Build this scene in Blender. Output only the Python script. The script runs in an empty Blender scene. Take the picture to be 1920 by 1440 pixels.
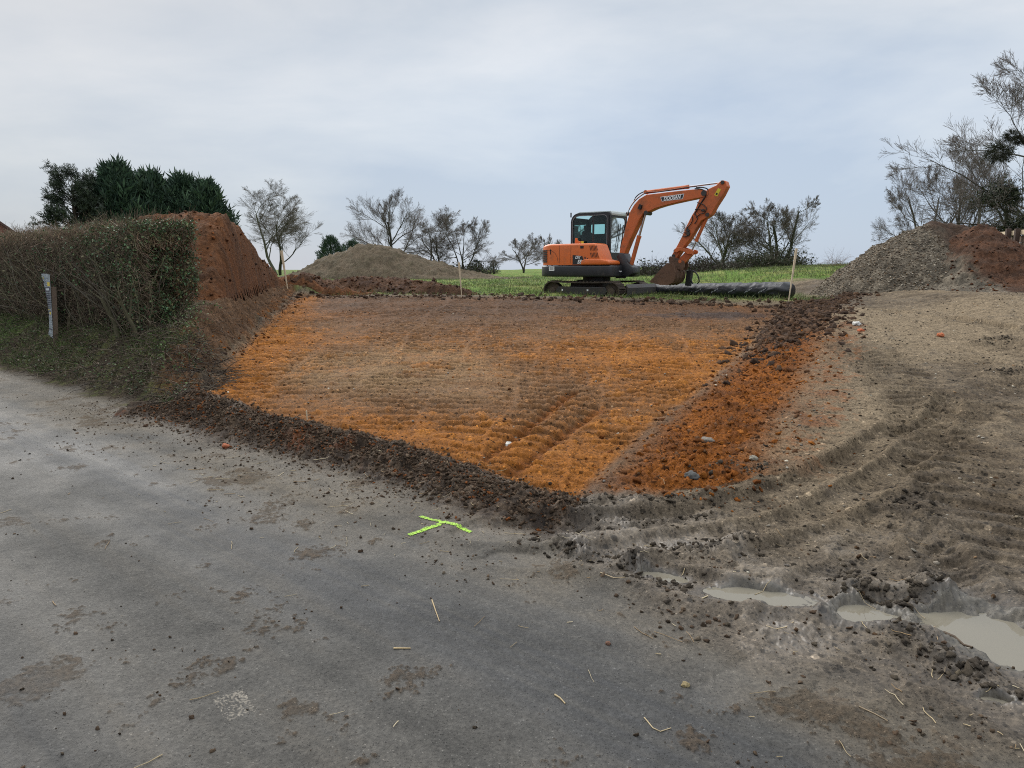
import bpy, bmesh, math, random
import numpy as np
from mathutils import Vector, Matrix

SC = bpy.context.scene
COL = SC.collection
PI = math.pi
# ------------------------------------------------------------------ camera
FPX = 1371.0                      # focal length in pixels of a 1920 px wide frame
CAMZ = 1.6
PITCH = math.atan((720 - 505) / FPX)
SP, CP = math.sin(PITCH), math.cos(PITCH)
cam_d = bpy.data.cameras.new('camera')
cam = bpy.data.objects.new('camera', cam_d)
COL.objects.link(cam)
cam.location = (0, 0, CAMZ)
cam.rotation_euler = (PI / 2 - PITCH, 0, 0)
cam_d.sensor_width = 36.0
cam_d.lens = 36.0 * FPX / 1920.0
cam_d.clip_start = 0.05
cam_d.clip_end = 5000
SC.camera = cam


def ray(px, py):
    u = (px - 960) / FPX
    v = (py - 720) / FPX
    return np.array([u, CP - v * SP, -SP - v * CP])


def at(px, py, Y):
    """the point seen at a photo pixel at a distance Y (metres north of the viewer)"""
    d = ray(px, py)
    t = Y / d[1]
    return np.array([d[0] * t, Y, CAMZ + d[2] * t])


# ------------------------------------------------------------------ objects
def tag(o, label=None, cat=None, group=None, kind=None):
    if label: o['label'] = label
    if cat: o['category'] = cat
    if group: o['group'] = group
    if kind: o['kind'] = kind
    return o


def empty(name, loc=(0, 0, 0), rz=0.0):
    o = bpy.data.objects.new(name, None)
    COL.objects.link(o)
    o.location = loc
    o.rotation_euler = (0, 0, rz)
    o.empty_display_size = 0.1
    return o


def link(name, me, mat=None, parent=None):
    o = bpy.data.objects.new(name, me)
    COL.objects.link(o)
    if mat is not None and len(me.materials) == 0:
        me.materials.append(mat)
    if parent is not None:
        o.parent = parent
    return o


def mesh_np(name, V, faces, smooth=True, attrs=None):
    """V (n,3); faces: list of index arrays, each (m,k)."""
    me = bpy.data.meshes.new(name)
    V = np.asarray(V, dtype=np.float32)
    faces = [np.asarray(f, dtype=np.int32) for f in faces if len(f)]
    nl = sum(f.size for f in faces)
    nf = sum(len(f) for f in faces)
    me.vertices.add(len(V))
    me.vertices.foreach_set('co', V.ravel())
    me.loops.add(nl)
    me.polygons.add(nf)
    li = np.concatenate([f.ravel() for f in faces])
    tot = np.concatenate([np.full(len(f), f.shape[1], dtype=np.int32) for f in faces])
    st = np.concatenate([[0], np.cumsum(tot)[:-1]]).astype(np.int32)
    me.loops.foreach_set('vertex_index', li)
    me.polygons.foreach_set('loop_start', st)
    me.polygons.foreach_set('use_smooth', np.full(nf, bool(smooth)))
    me.update(calc_edges=True)
    for k, a in (attrs or {}).items():
        a = np.asarray(a, dtype=np.float32)
        if a.ndim == 2:
            if a.shape[1] == 3:
                a = np.hstack([a, np.ones((len(a), 1), np.float32)])
            at_ = me.attributes.new(k, 'FLOAT_COLOR', 'POINT')
            at_.data.foreach_set('color', a.ravel())
        else:
            at_ = me.attributes.new(k, 'FLOAT', 'POINT')
            at_.data.foreach_set('value', a)
    return me


def mesh_bm(name, bm, smooth=False, angle=0.6):
    me = bpy.data.meshes.new(name)
    bmesh.ops.recalc_face_normals(bm, faces=bm.faces)
    if smooth:
        for f in bm.faces: f.smooth = True
        for e in bm.edges:
            if len(e.link_faces) == 2 and e.calc_face_angle(0) > angle:
                e.smooth = False
    bm.to_mesh(me)
    bm.free()
    return me


# ------------------------------------------------------------------ noise
_rs = np.random.RandomState(7)
_ang = _rs.rand(256) * 2 * PI
_GX = np.cos(_ang).astype(np.float32)
_GY = np.sin(_ang).astype(np.float32)


def _h(ix, iy, seed):
    h = (ix.astype(np.uint32) * np.uint32(374761393) + iy.astype(np.uint32) * np.uint32(668265263)
         + np.uint32((seed * 974711 + 1) & 0xffffffff))
    h = (h ^ (h >> np.uint32(13))) * np.uint32(1274126177)
    return h ^ (h >> np.uint32(16))


def gnoise(x, y, seed=0):
    x = np.asarray(x, np.float32); y = np.asarray(y, np.float32)
    fx = np.floor(x); fy = np.floor(y)
    ix = fx.astype(np.int64); iy = fy.astype(np.int64)
    dx = x - fx; dy = y - fy
    u = dx * dx * dx * (dx * (dx * 6 - 15) + 10)
    v = dy * dy * dy * (dy * (dy * 6 - 15) + 10)

    def g(a, b):
        k = (_h(ix + a, iy + b, seed) & np.uint32(255)).astype(np.int64)
        return _GX[k] * (dx - a) + _GY[k] * (dy - b)
    a = g(0, 0); b = g(1, 0); c = g(0, 1); d = g(1, 1)
    return ((a + (b - a) * u) * (1 - v) + (c + (d - c) * u) * v) * 1.5


def fbm(x, y, octv=4, seed=0, gain=0.5, lac=2.03):
    s = np.zeros(np.shape(x), np.float32); a = 1.0; t = 0.0; f = 1.0
    for i in range(octv):
        s += a * gnoise(x * f + i * 17.3, y * f - i * 9.1, seed + i * 13)
        t += a; a *= gain; f *= lac
    return s / t


def cells(x, y, seed=0):
    """distance to the nearest cell point, and that cell's random number"""
    x = np.asarray(x, np.float32); y = np.asarray(y, np.float32)
    ix = np.floor(x).astype(np.int64); iy = np.floor(y).astype(np.int64)
    best = np.full(x.shape, 9.0, np.float32); rid = np.zeros(x.shape, np.float32)
    for a in (-1, 0, 1):
        for b in (-1, 0, 1):
            h = _h(ix + a, iy + b, seed)
            qx = (h & np.uint32(1023)).astype(np.float32) / 1023.0
            qy = ((h >> np.uint32(10)) & np.uint32(1023)).astype(np.float32) / 1023.0
            r = ((h >> np.uint32(20)) & np.uint32(1023)).astype(np.float32) / 1023.0
            d = (ix + a + qx - x) ** 2 + (iy + b + qy - y) ** 2
            m = d < best
            best = np.where(m, d, best); rid = np.where(m, r, rid)
    return np.sqrt(best), rid


def sm(t, a=0.0, b=1.0):
    t = np.clip((t - a) / (b - a), 0, 1)
    return t * t * (3 - 2 * t)


def mix(a, b, t):
    t = np.asarray(t)
    if np.ndim(a) == 1 and np.ndim(t) == 1 and len(a) == 3:
        a = np.asarray(a)[None, :]
    if np.ndim(b) == 1 and np.ndim(t) == 1 and len(b) == 3:
        b = np.asarray(b)[None, :]
    if t.ndim == 1 and (np.ndim(a) == 2 or np.ndim(b) == 2):
        t = t[:, None]
    return a + (b - a) * t


def polyline(x, y, pts):
    """distance to a polyline, signed side (+ = right of travel), and length along it"""
    best = np.full(x.shape, 1e9, np.float32)
    side = np.zeros(x.shape, np.float32); along = np.zeros(x.shape, np.float32)
    L = 0.0
    for (ax, ay), (bx, by) in zip(pts[:-1], pts[1:]):
        ex, ey = bx - ax, by - ay
        l = math.hypot(ex, ey)
        t = np.clip(((x - ax) * ex + (y - ay) * ey) / (l * l), 0, 1)
        d = np.hypot(x - ax - t * ex, y - ay - t * ey)
        cr = (x - ax) * ey - (y - ay) * ex
        m = d < best
        best = np.where(m, d, best)
        side = np.where(m, np.sign(cr), side)
        along = np.where(m, L + t * l, along)
        L += l
    return best, best * side, along
# ------------------------------------------------------------------ materials
def nodes_of(name):
    m = bpy.data.materials.new(name)
    m.use_nodes = True
    nt = m.node_tree
    b = nt.nodes['Principled BSDF']
    return m, nt, b


def N(nt, t, **kw):
    n = nt.nodes.new(t)
    for k, v in kw.items():
        if k == 'inp':
            for a, val in v.items():
                n.inputs[a].default_value = val
        else:
            setattr(n, k, v)
    return n


def mat(name, col, rough=0.6, metal=0.0, noise=0.0, nscale=20.0, bump=0.0, bscale=80.0, dirt=None, dirt_amt=0.0, dscale=6.0, spec=0.5):
    """paint, rubber, wood ...: a base colour broken up by noise, with optional dirt of its own colour"""
    m, nt, b = nodes_of(name)
    b.inputs['Roughness'].default_value = rough
    b.inputs['Metallic'].default_value = metal
    b.inputs['Specular IOR Level'].default_value = spec
    tc = N(nt, 'ShaderNodeTexCoord')
    out = None
    c = (*col, 1.0)
    mx = N(nt, 'ShaderNodeMix', data_type='RGBA', blend_type='MIX')
    mx.inputs[6].default_value = tuple(v * (1 - noise) for v in col) + (1,)
    mx.inputs[7].default_value = tuple(min(1, v * (1 + noise)) for v in col) + (1,)
    nz = N(nt, 'ShaderNodeTexNoise', inp={'Scale': nscale, 'Detail': 6.0, 'Roughness': 0.6})
    nt.links.new(tc.outputs['Object'], nz.inputs['Vector'])
    nt.links.new(nz.outputs['Fac'], mx.inputs[0])
    out = mx.outputs[2]
    if dirt is not None:
        nd = N(nt, 'ShaderNodeTexNoise', inp={'Scale': dscale, 'Detail': 8.0, 'Roughness': 0.7})
        nt.links.new(tc.outputs['Object'], nd.inputs['Vector'])
        rp = N(nt, 'ShaderNodeMapRange', inp={1: 0.62 - dirt_amt * 0.35, 2: 0.75, 3: 0.0, 4: min(1.0, 0.4 + dirt_amt)})
        nt.links.new(nd.outputs['Fac'], rp.inputs[0])
        m2 = N(nt, 'ShaderNodeMix', data_type='RGBA')
        nt.links.new(rp.outputs[0], m2.inputs[0])
        nt.links.new(out, m2.inputs[6])
        m2.inputs[7].default_value = (*dirt, 1)
        out = m2.outputs[2]
        rr = N(nt, 'ShaderNodeMapRange', inp={1: 0.0, 2: 1.0, 3: rough, 4: 0.9})
        nt.links.new(rp.outputs[0], rr.inputs[0])
        nt.links.new(rr.outputs[0], b.inputs['Roughness'])
    nt.links.new(out, b.inputs['Base Color'])
    if bump > 0:
        nb = N(nt, 'ShaderNodeTexNoise', inp={'Scale': bscale, 'Detail': 6.0, 'Roughness': 0.6})
        nt.links.new(tc.outputs['Object'], nb.inputs['Vector'])
        bp = N(nt, 'ShaderNodeBump', inp={'Strength': bump, 'Distance': 0.02})
        nt.links.new(nb.outputs['Fac'], bp.inputs['Height'])
        nt.links.new(bp.outputs[0], b.inputs['Normal'])
    return m


def mat_attr(name, rough=0.9, noise=0.3, nscale=60.0, bump=0.3, bscale=120.0, bdist=0.01, wet=False, spec=0.4, transl=0.0, detail=5.0):
    """soil, gravel, leaves ...: the base colour comes from the mesh's own 'albedo' attribute"""
    m, nt, b = nodes_of(name)
    b.inputs['Roughness'].default_value = rough
    b.inputs['Specular IOR Level'].default_value = spec
    a = N(nt, 'ShaderNodeAttribute', attribute_name='albedo')
    tc = N(nt, 'ShaderNodeTexCoord')
    nz = N(nt, 'ShaderNodeTexNoise', inp={'Scale': nscale, 'Detail': detail, 'Roughness': 0.65})
    nt.links.new(tc.outputs['Object'], nz.inputs['Vector'])
    mr = N(nt, 'ShaderNodeMapRange', inp={1: 0.25, 2: 0.75, 3: 1 - noise, 4: 1 + noise})
    nt.links.new(nz.outputs['Fac'], mr.inputs[0])
    vm = N(nt, 'ShaderNodeVectorMath', operation='SCALE')
    nt.links.new(a.outputs['Color'], vm.inputs[0])
    nt.links.new(mr.outputs[0], vm.inputs['Scale'])
    col = vm.outputs[0]
    pits = None
    if wet:
        # grit: dark crumbs, and holes with their shade painted in, pale stones, at three sizes
        ga = N(nt, 'ShaderNodeAttribute', attribute_name='grit')
        cl = N(nt, 'ShaderNodeTexNoise', inp={'Scale': 5.0, 'Detail': 4.0, 'Roughness': 0.6})
        nt.links.new(tc.outputs['Object'], cl.inputs['Vector'])
        for sc_, dark, light, use_g in ((120.0, .30, .93, False), (48.0, .34, .95, True), (19.0, .26, .97, True)):
            vo = N(nt, 'ShaderNodeTexVoronoi', feature='F1', inp={'Scale': sc_, 'Randomness': 1.0})
            nt.links.new(tc.outputs['Object'], vo.inputs['Vector'])
            cs = N(nt, 'ShaderNodeSeparateColor')
            nt.links.new(vo.outputs['Color'], cs.inputs[0])
            rad = N(nt, 'ShaderNodeMapRange', inp={1: 0.0, 2: 1.0, 3: 0.18, 4: 0.46})
            nt.links.new(cs.outputs[1], rad.inputs[0])
            df = N(nt, 'ShaderNodeMath', operation='SUBTRACT'); nt.links.new(rad.outputs[0], df.inputs[0]); nt.links.new(vo.outputs['Distance'], df.inputs[1])
            spot = N(nt, 'ShaderNodeMapRange', inp={1: 0.0, 2: 0.08, 3: 0.0, 4: 1.0}); nt.links.new(df.outputs[0], spot.inputs[0])
            th = N(nt, 'ShaderNodeMath', operation='MULTIPLY_ADD', inp={1: 1.1, 2: dark - 0.55}); nt.links.new(cl.outputs['Fac'], th.inputs[0])
            isd = N(nt, 'ShaderNodeMath', operation='LESS_THAN'); nt.links.new(cs.outputs[0], isd.inputs[0]); nt.links.new(th.outputs[0], isd.inputs[1])
            isl = N(nt, 'ShaderNodeMath', operation='GREATER_THAN', inp={1: light}); nt.links.new(cs.outputs[0], isl.inputs[0])
            md = N(nt, 'ShaderNodeMath', operation='MULTIPLY'); nt.links.new(isd.outputs[0], md.inputs[0]); nt.links.new(spot.outputs[0], md.inputs[1])
            ml = N(nt, 'ShaderNodeMath', operation='MULTIPLY'); nt.links.new(isl.outputs[0], ml.inputs[0]); nt.links.new(spot.outputs[0], ml.inputs[1])
            if use_g:
                m3 = N(nt, 'ShaderNodeMath', operation='MULTIPLY'); nt.links.new(md.outputs[0], m3.inputs[0]); nt.links.new(ga.outputs['Fac'], m3.inputs[1]); md = m3
                m4 = N(nt, 'ShaderNodeMath', operation='MULTIPLY'); nt.links.new(ml.outputs[0], m4.inputs[0]); nt.links.new(ga.outputs['Fac'], m4.inputs[1]); ml = m4
            k1 = N(nt, 'ShaderNodeMath', operation='MULTIPLY_ADD', inp={1: -0.62, 2: 1.0}); nt.links.new(md.outputs[0], k1.inputs[0])
            k2 = N(nt, 'ShaderNodeMath', operation='MULTIPLY_ADD', inp={1: 1.1}); nt.links.new(ml.outputs[0], k2.inputs[0]); nt.links.new(k1.outputs[0], k2.inputs[2])
            v2 = N(nt, 'ShaderNodeVectorMath', operation='SCALE'); nt.links.new(col, v2.inputs[0]); nt.links.new(k2.outputs[0], v2.inputs['Scale'])
            col = v2.outputs[0]
            pits = md.outputs[0] if use_g else pits
    nt.links.new(col, b.inputs['Base Color'])
    if wet:
        w = N(nt, 'ShaderNodeAttribute', attribute_name='wet')
        ad = N(nt, 'ShaderNodeMath', operation='MULTIPLY_ADD', inp={1: 0.35, 2: -0.17})
        nt.links.new(nz.outputs['Fac'], ad.inputs[0])
        su = N(nt, 'ShaderNodeMath', operation='SUBTRACT')
        nt.links.new(w.outputs['Fac'], su.inputs[0])
        nt.links.new(ad.outputs[0], su.inputs[1])
        r = N(nt, 'ShaderNodeMapRange', inp={1: 0.0, 2: 1.0, 3: 0.97, 4: 0.34})
        nt.links.new(su.outputs[0], r.inputs[0])
        nt.links.new(r.outputs[0], b.inputs['Roughness'])
        sp_ = N(nt, 'ShaderNodeMapRange', inp={1: 0.0, 2: 1.0, 3: 0.08, 4: 0.5})
        nt.links.new(su.outputs[0], sp_.inputs[0])
        nt.links.new(sp_.outputs[0], b.inputs['Specular IOR Level'])
    if bump > 0:
        nb = N(nt, 'ShaderNodeTexNoise', inp={'Scale': bscale, 'Detail': 8.0, 'Roughness': 0.75})
        nt.links.new(tc.outputs['Object'], nb.inputs['Vector'])
        bp = N(nt, 'ShaderNodeBump', inp={'Strength': bump, 'Distance': bdist})
        nt.links.new(nb.outputs['Fac'], bp.inputs['Height'])
        if wet:
            st_ = N(nt, 'ShaderNodeMapRange', inp={1: 0.25, 2: 0.8, 3: bump, 4: 0.12})
            nt.links.new(w.outputs['Fac'], st_.inputs[0])
            nt.links.new(st_.outputs[0], bp.inputs['Strength'])
        nt.links.new(bp.outputs[0], b.inputs['Normal'])
    if transl > 0:
        b.inputs['Transmission Weight'].default_value = 0.0
    return m


M_GROUND = mat_attr('soil_and_road', noise=0.40, nscale=60.0, bump=1.0, bscale=70.0, bdist=0.016, wet=True, detail=9.0)
M_CLOD = mat_attr('loose_soil', noise=0.35, nscale=70.0, bump=0.6, bscale=90.0, bdist=0.012, rough=0.95, spec=0.08)
M_HEAP = mat_attr('heap_soil', noise=0.6, nscale=16.0, bump=1.0, bscale=24.0, bdist=0.07, detail=9.0, rough=0.95, spec=0.2)
M_LEAF = mat_attr('foliage', noise=0.3, nscale=6.0, bump=0.0, rough=0.55, spec=0.35)
M_BARK = mat_attr('bark', noise=0.3, nscale=8.0, bump=0.0, rough=0.9, spec=0.2)
M_STONE = mat_attr('stone', noise=0.4, nscale=30.0, bump=0.6, bscale=60.0, rough=0.85, spec=0.15)
M_STRAW = mat_attr('straw', noise=0.2, nscale=40.0, bump=0.0, rough=0.7, spec=0.3)
# ------------------------------------------------------------------ lie of the land
NX, NY = 0.648, 0.762            # across the road, towards the site
ROADS = 3.55                     # far edge of the asphalt


def plat(x, y):
    return 0.05 + 0.047 * (y - 5.0)


def on_plat(px, py):
    d = ray(px, py)
    t = (CAMZ - 0.05 + 0.235) / (0.047 * d[1] - d[2])
    return (d[0] * t, d[1] * t)


def on_z(px, py, z=0.0):
    d = ray(px, py)
    t = (CAMZ - z) / -d[2]
    return (d[0] * t, d[1] * t)


P_LEFT = [on_plat(335, 775), on_plat(392, 735), on_plat(430, 690), on_plat(500, 610), on_plat(560, 556), (-7.6, 30.0), (-9.0, 45)]
P_RIGHT = [on_plat(1104, 965), on_plat(1104, 926), on_plat(1217, 813), on_plat(1320, 733), on_plat(1400, 661), on_plat(1442, 612), on_plat(1475, 576), (9.4, 19.2)]
P_NEAR = [on_plat(300, 735), on_plat(400, 745), on_plat(500, 783), on_plat(640, 812), on_plat(760, 838), on_plat(880, 878), on_plat(1010, 925), on_plat(1104, 942), on_plat(1250, 930)]
P_FAR = [(-14, 20.6), (-6.2, 21.2), (-2.0, 21.2), (2.0, 20.2), (5.0, 18.9), (7.2, 17.8), (12.0, 16.5)]


def macro(x, y):
    """broad ground height, and the signed distances to the dug area's four edges (+ = outside)"""
    s = NX * x + NY * y
    dL = -polyline(x, y, P_LEFT)[1]
    dR = polyline(x, y, P_RIGHT)[1]
    dN = polyline(x, y, P_NEAR)[1]
    dF = -polyline(x, y, P_FAR)[1]
    GL = (0.78 * sm(s, 3.5, 4.75) + 0.27 * sm(s, 4.6, 6.2) + 0.12 * sm(s, 6, 12))
    fld = 0.80 + 0.19 * sm(y, 19.5, 26) + 0.040 * np.clip(x, 0, 20) * sm(y, 20, 34) + 0.12 * sm(y, 26, 45) + 0.30 * sm(x, 7.4, 9.4) * (1 - sm(y, 26, 40))
    g = np.maximum(0.0, 0.085 * (s - 4.0)) * (1 - 0.3 * sm(x, 2, 7) * sm(s, 3, 8) * (1 - sm(s, 8, 14)))
    GR = np.minimum(g, fld + 0.02 * (g - fld))
    GR = np.where(g > fld + 1.5, fld + 0.03, GR)
    wl = sm(dL, -0.9, -0.1)
    G = GR + (GL - GR) * wl
    G = G + (fld - G) * sm(dF, 0.3, 6.0) * (1 - sm(x, 7.6, 9.4) * (1 - sm(y, 24, 32))) * (1 - wl * (1 - sm(y, 28, 40)))
    wB = 0.58 + 0.15 * sm(y, 9, 20)
    i = ((1 - sm(dL / wB)) * (1 - np.clip(dR / 1.15, 0, 1)) * (1 - sm(dF, 0.0, 0.8)) * (1 - sm(dN, 0.0, 0.5)))
    P = plat(x, y)
    z = G + (P - G) * i
    return z, s, dL, dR, dN, dF, i


def gz(x, y):
    x = np.atleast_1d(np.asarray(x, np.float32)); y = np.atleast_1d(np.asarray(y, np.float32))
    return macro(x, y)[0]


def hit(px, py):
    """where the line of sight through a photo pixel meets the broad ground"""
    d = ray(px, py)
    t = np.concatenate([np.arange(1.6, 12, 0.02), np.arange(12, 60, 0.1)])
    X = d[0] * t; Y = d[1] * t; Z = CAMZ + d[2] * t
    below = Z < gz(X, Y)
    k = int(np.argmax(below)) if below.any() else len(t) - 1
    return (float(X[k]), float(Y[k]))


def hits(pts):
    return [hit(*p) for p in pts]


# wheel ruts and tread prints on the mud: points, half width, depth, rim height, bar pitch, bar height, bar slant
RUTS = [
    (hits([(890, 1000), (1000, 1003), (1110, 1000), (1220, 990), (1330, 975), (1440, 945), (1560, 890), (1680, 820)]), 0.16, 0.055, 0.055, 0.05, 0.004, 0.6),
    (hits([(960, 1050), (1080, 1052), (1200, 1040), (1320, 1020), (1440, 1000), (1560, 960), (1690, 880), (1745, 820), (1790, 740)]), 0.13, 0.03, 0.03, 0.035, 0.004, 0.0),
    (hits([(1130, 1062), (1230, 1088), (1330, 1112), (1430, 1122), (1540, 1130), (1640, 1150), (1760, 1165), (1900, 1205)]), 0.17, 0.05, 0.045, 0.09, 0.010, 0.7),
    (hits([(1920, 1130), (1850, 1030), (1805, 930), (1775, 850), (1745, 780), (1700, 715), (1640, 660)]), 0.34, 0.014, 0.02, 0.21, 0.048, 0.25),
    (hits([(1960, 710), (1880, 735), (1800, 775), (1745, 830)]), 0.28, 0.008, 0.01, 0.10, 0.026, 0.8),
    (hits([(1470, 1180), (1540, 1100), (1620, 1030), (1700, 930), (1750, 830)]), 0.12, 0.022, 0.02, 0.05, 0.008, 0.6),
    (hits([(1440, 1060), (1540, 1030), (1660, 985), (1740, 1020), (1790, 1100), (1850, 1190)]), 0.15, 0.025, 0.03, 0.10, 0.014, 0.8),
    (hits([(1560, 1290), (1650, 1250), (1760, 1270), (1900, 1350)]), 0.12, 0.012, 0.02, 0.08, 0.010, 0.8),
    (hits([(1340, 1300), (1480, 1245), (1580, 1200), (1640, 1140)]), 0.11, 0.010, 0.015, 0.07, 0.008, -0.7),
    (hits([(1640, 585), (1720, 590), (1800, 605), (1880, 620)]), 0.18, 0.05, 0.05, 0.12, 0.01, 0.3),
    (hits([(1560, 640), (1640, 700), (1700, 760), (1730, 850)]), 0.25, 0.01, 0.015, 0.18, 0.030, 0.3),
]
# ridges of squeezed mud and heaps pushed up by the wheels: points, half width, height
RIDGES = [
    (hits([(985, 1018), (1060, 1040), (1130, 1058), (1190, 1062)]), 0.07, 0.075),
    (hits([(1225, 1048), (1290, 1046), (1360, 1036), (1410, 1026)]), 0.075, 0.10),
    (hits([(1060, 985), (1180, 990), (1300, 985), (1345, 975)]), 0.08, 0.08),
    (hits([(1060, 955), (1150, 952), (1260, 950), (1340, 938)]), 0.08, 0.09),
    (hits([(1180, 1065), (1240, 1100), (1290, 1115)]), 0.06, 0.06),
    (hits([(1600, 1130), (1690, 1150), (1770, 1130)]), 0.07, 0.05),
    (hits([(1590, 1080), (1600, 1130), (1570, 1170)]), 0.05, 0.05),
    (hits([(1730, 1175), (1740, 1130), (1735, 1090)]), 0.09, 0.06),
    (hits([(1690, 970), (1710, 930), (1735, 985)]), 0.10, 0.06),
    (hits([(1660, 1190), (1760, 1240), (1900, 1330)]), 0.06, 0.05),
    (hits([(1320, 880), (1400, 905), (1445, 880)]), 0.16, 0.05),
    (hits([(1840, 650), (1880, 640), (1935, 655)]), 0.12, 0.12),
    (hits([(1850, 705), (1920, 700)]), 0.10, 0.08),
]
GROOVES = [
    (hits([(1075, 735), (1000, 797), (905, 862)]), 0.07, 0.045),
    (hits([(1125, 768), (1040, 825), (950, 892)]), 0.07, 0.045),
]
# puddles: centre pixel, half sizes in metres along x and y, turn
PUDDLES = [((1245, 1082), 0.17, 0.06, -0.55), ((1425, 1118), 0.29, 0.10, -0.25), ((1632, 1162), 0.19, 0.18, -0.6), ((1850, 1195), 0.34, 0.30, -0.75), ((1870, 1318), 0.06, 0.03, -0.5)]
PUD = []
for (pp, a, b, r) in PUDDLES:
    c = hit(*pp)
    PUD.append((c[0], c[1], a, b, r))


def blob(x, y, px, py, rx, ry):
    c = hit(px, py)
    return np.exp(-(((x - c[0]) / rx) ** 2 + ((y - c[1]) / ry) ** 2))


def puddle_field(x, y, margin=False):
    f = np.zeros(x.shape, np.float32); mg = np.zeros(x.shape, np.float32)
    wob = fbm(x * 3.2, y * 3.2, 4, 91) * 0.55
    for (cx, cy, a, b, r) in PUD:
        dx = (x - cx); dy = (y - cy)
        u = dx * math.cos(r) + dy * math.sin(r); v = -dx * math.sin(r) + dy * math.cos(r)
        rho = np.hypot(u / a, v / b)
        q = 1.0 - rho + wob
        f = np.maximum(f, np.clip(q, 0, 1.0) * sm(1.40 - rho, 0, 0.25))
        mg = np.maximum(mg, sm(q, -0.45, 0.0))
    return (f, mg) if margin else f


WATER_Z = -0.004


def terrain(x, y):
    """full ground: height, albedo, wetness and region number"""
    x = x.astype(np.float32); y = y.astype(np.float32)
    z, s, dL, dR, dN, dF, ins = macro(x, y)
    z = z.astype(np.float32)
    al = x * -NY + y * NX                                # along the road
    n05 = fbm(x * 0.45, y * 0.45, 4, 3)
    n2 = fbm(x * 2.1, y * 2.1, 5, 11)
    n8 = fbm(x * 8.0, y * 8.0, 5, 23, 0.6)
    n30 = fbm(x * 31.0, y * 31.0, 3, 37, 0.6)
    wob = 0.20 * fbm(x * 1.7, y * 1.7, 4, 51) + 0.10 * n8
    # --- regions (0..1)
    r_left = sm(dL + wob * 0.5, 0.05, 0.25)
    redge = ROADS - 0.68 * sm(x, -0.2, 0.9) - 0.25 * sm(x, 0.9, 2.5)
    road = (1 - sm(s + wob * 0.8 + 0.25 * n2, redge - 0.16, redge + 0.16))
    road = np.where(s > 5, 0, road)
    r_left = r_left * (1 - road)
    r_in = sm(-dL, -0.15, 0.1) * sm(-dR + wob * 0.4, -0.05, 0.12) * sm(-dN + wob * 0.55, -0.10, 0.06) * sm(-dF + wob * 0.8, -0.25, 0.05)
    slope = np.exp(-((dR - 0.55 + wob * 0.7) / 0.46) ** 2) * sm(-dN, -0.15, 0.3) * sm(-dF, -1.5, 0.0) * (dR > -0.4)
    bermx = np.exp(-((dN - 0.31 + wob * 0.8) / 0.25) ** 2) * sm(dN, -0.35, 0.05) * sm(-x, -0.55, -0.15) * (dL < 0.9) * (y < 12)
    bankm = sm(dL, -0.05, 0.1) * (1 - sm(dL, 0.5, 0.9)) * sm(s, 3.7, 4.2) * (y < 24)
    field = sm(dF + wob * 1.5, 0.25, 0.9) * (1 - r_left * (1 - sm(y, 26, 30))) * (1 - sm(x + 0.4 * n2, 7.3, 8.3) * (1 - sm(y, 22.5, 24.5)))
    # --- fine relief
    clod_a, ra = cells(x * 5.0 + n2, y * 5.0 + n2, 5)
    clod_b, rb = cells(x * 13.0, y * 13.0, 6)
    lump_a = np.sqrt(np.clip(0.36 - clod_a ** 2, 0, 1)) * (0.4 + 0.9 * ra)
    lump_b = np.sqrt(np.clip(0.30 - clod_b ** 2, 0, 1)) * (0.3 + rb)
    rough_soil = np.clip(bermx * 1.15 + slope * 0.85 + bankm * 0.5, 0, 1.2)
    z += bermx * (0.06 + 0.06 * n2) * sm(-al, -11, -6.5) * sm(-x, -0.45, 0.7)
    z += rough_soil * (lump_a * 0.055 + lump_b * 0.034 + n8 * 0.03 + n30 * 0.012)
    z += slope * 0.05 * sm(y, 10, 16) * (1 + n2)
    # ruts, grooves
    mudz = (1 - r_in) * (1 - road * 0.75) * (1 - field) * (1 - r_left)
    tread = np.zeros_like(z)
    rutw = np.zeros_like(z)
    near = (y < 24) & (np.abs(x) < 16)
    ix = np.where(near & (x > -1.5))[0]
    xs, ys = x[ix], y[ix]
    dwx = xs + 0.10 * fbm(xs * 1.3, ys * 1.3, 3, 61); dwy = ys + 0.10 * fbm(xs * 1.3 + 9, ys * 1.3, 3, 62)
    zz = np.zeros_like(xs); tw = np.zeros_like(xs); rw = np.zeros_like(xs)
    for k, (pts, hw, dep, rim, pit, bh, sl) in enumerate(RUTS):
        d, sd, a_ = polyline(dwx, dwy, pts)
        p = 0.55 + 0.45 * fbm(a_ * 1.1, sd * 1.5 + k * 7, 3, 71 + k) * 2
        p = np.clip(p, 0.1, 1.2)
        inside = 1 - sm(d, hw * 0.75, hw * 1.05)
        zz += -dep * inside * p + rim * np.exp(-((d - hw * 1.22) / (hw * 0.28 + 0.015)) ** 2) * p
        ph = (a_ + sl * np.abs(sd)) / pit
        bar = sm(np.sin(ph * 2 * PI), -0.2, 0.6)
        zz += bh * (bar - 0.5) * inside * p
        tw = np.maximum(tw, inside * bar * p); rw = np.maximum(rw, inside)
    rg = np.zeros_like(xs)
    for k, (pts, hw, h) in enumerate(RIDGES):
        d, sd, a_ = polyline(dwx, dwy, pts)
        q = np.exp(-(d / (hw * 1.25)) ** 2) * (0.65 + 0.7 * fbm(a_ * 5, sd * 6 + k, 3, 81 + k))
        zz += 0.55 * h * q * (1 + 0.9 * n8[ix] + 0.5 * n30[ix])
        rg = np.maximum(rg, np.clip(q, 0, 1))
    z[ix] += zz * np.clip(mudz[ix] + 0.25, 0, 1) * (1 - r_in[ix])
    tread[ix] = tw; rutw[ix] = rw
    ridge = np.zeros_like(z); ridge[ix] = rg * (1 - r_in[ix])
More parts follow.
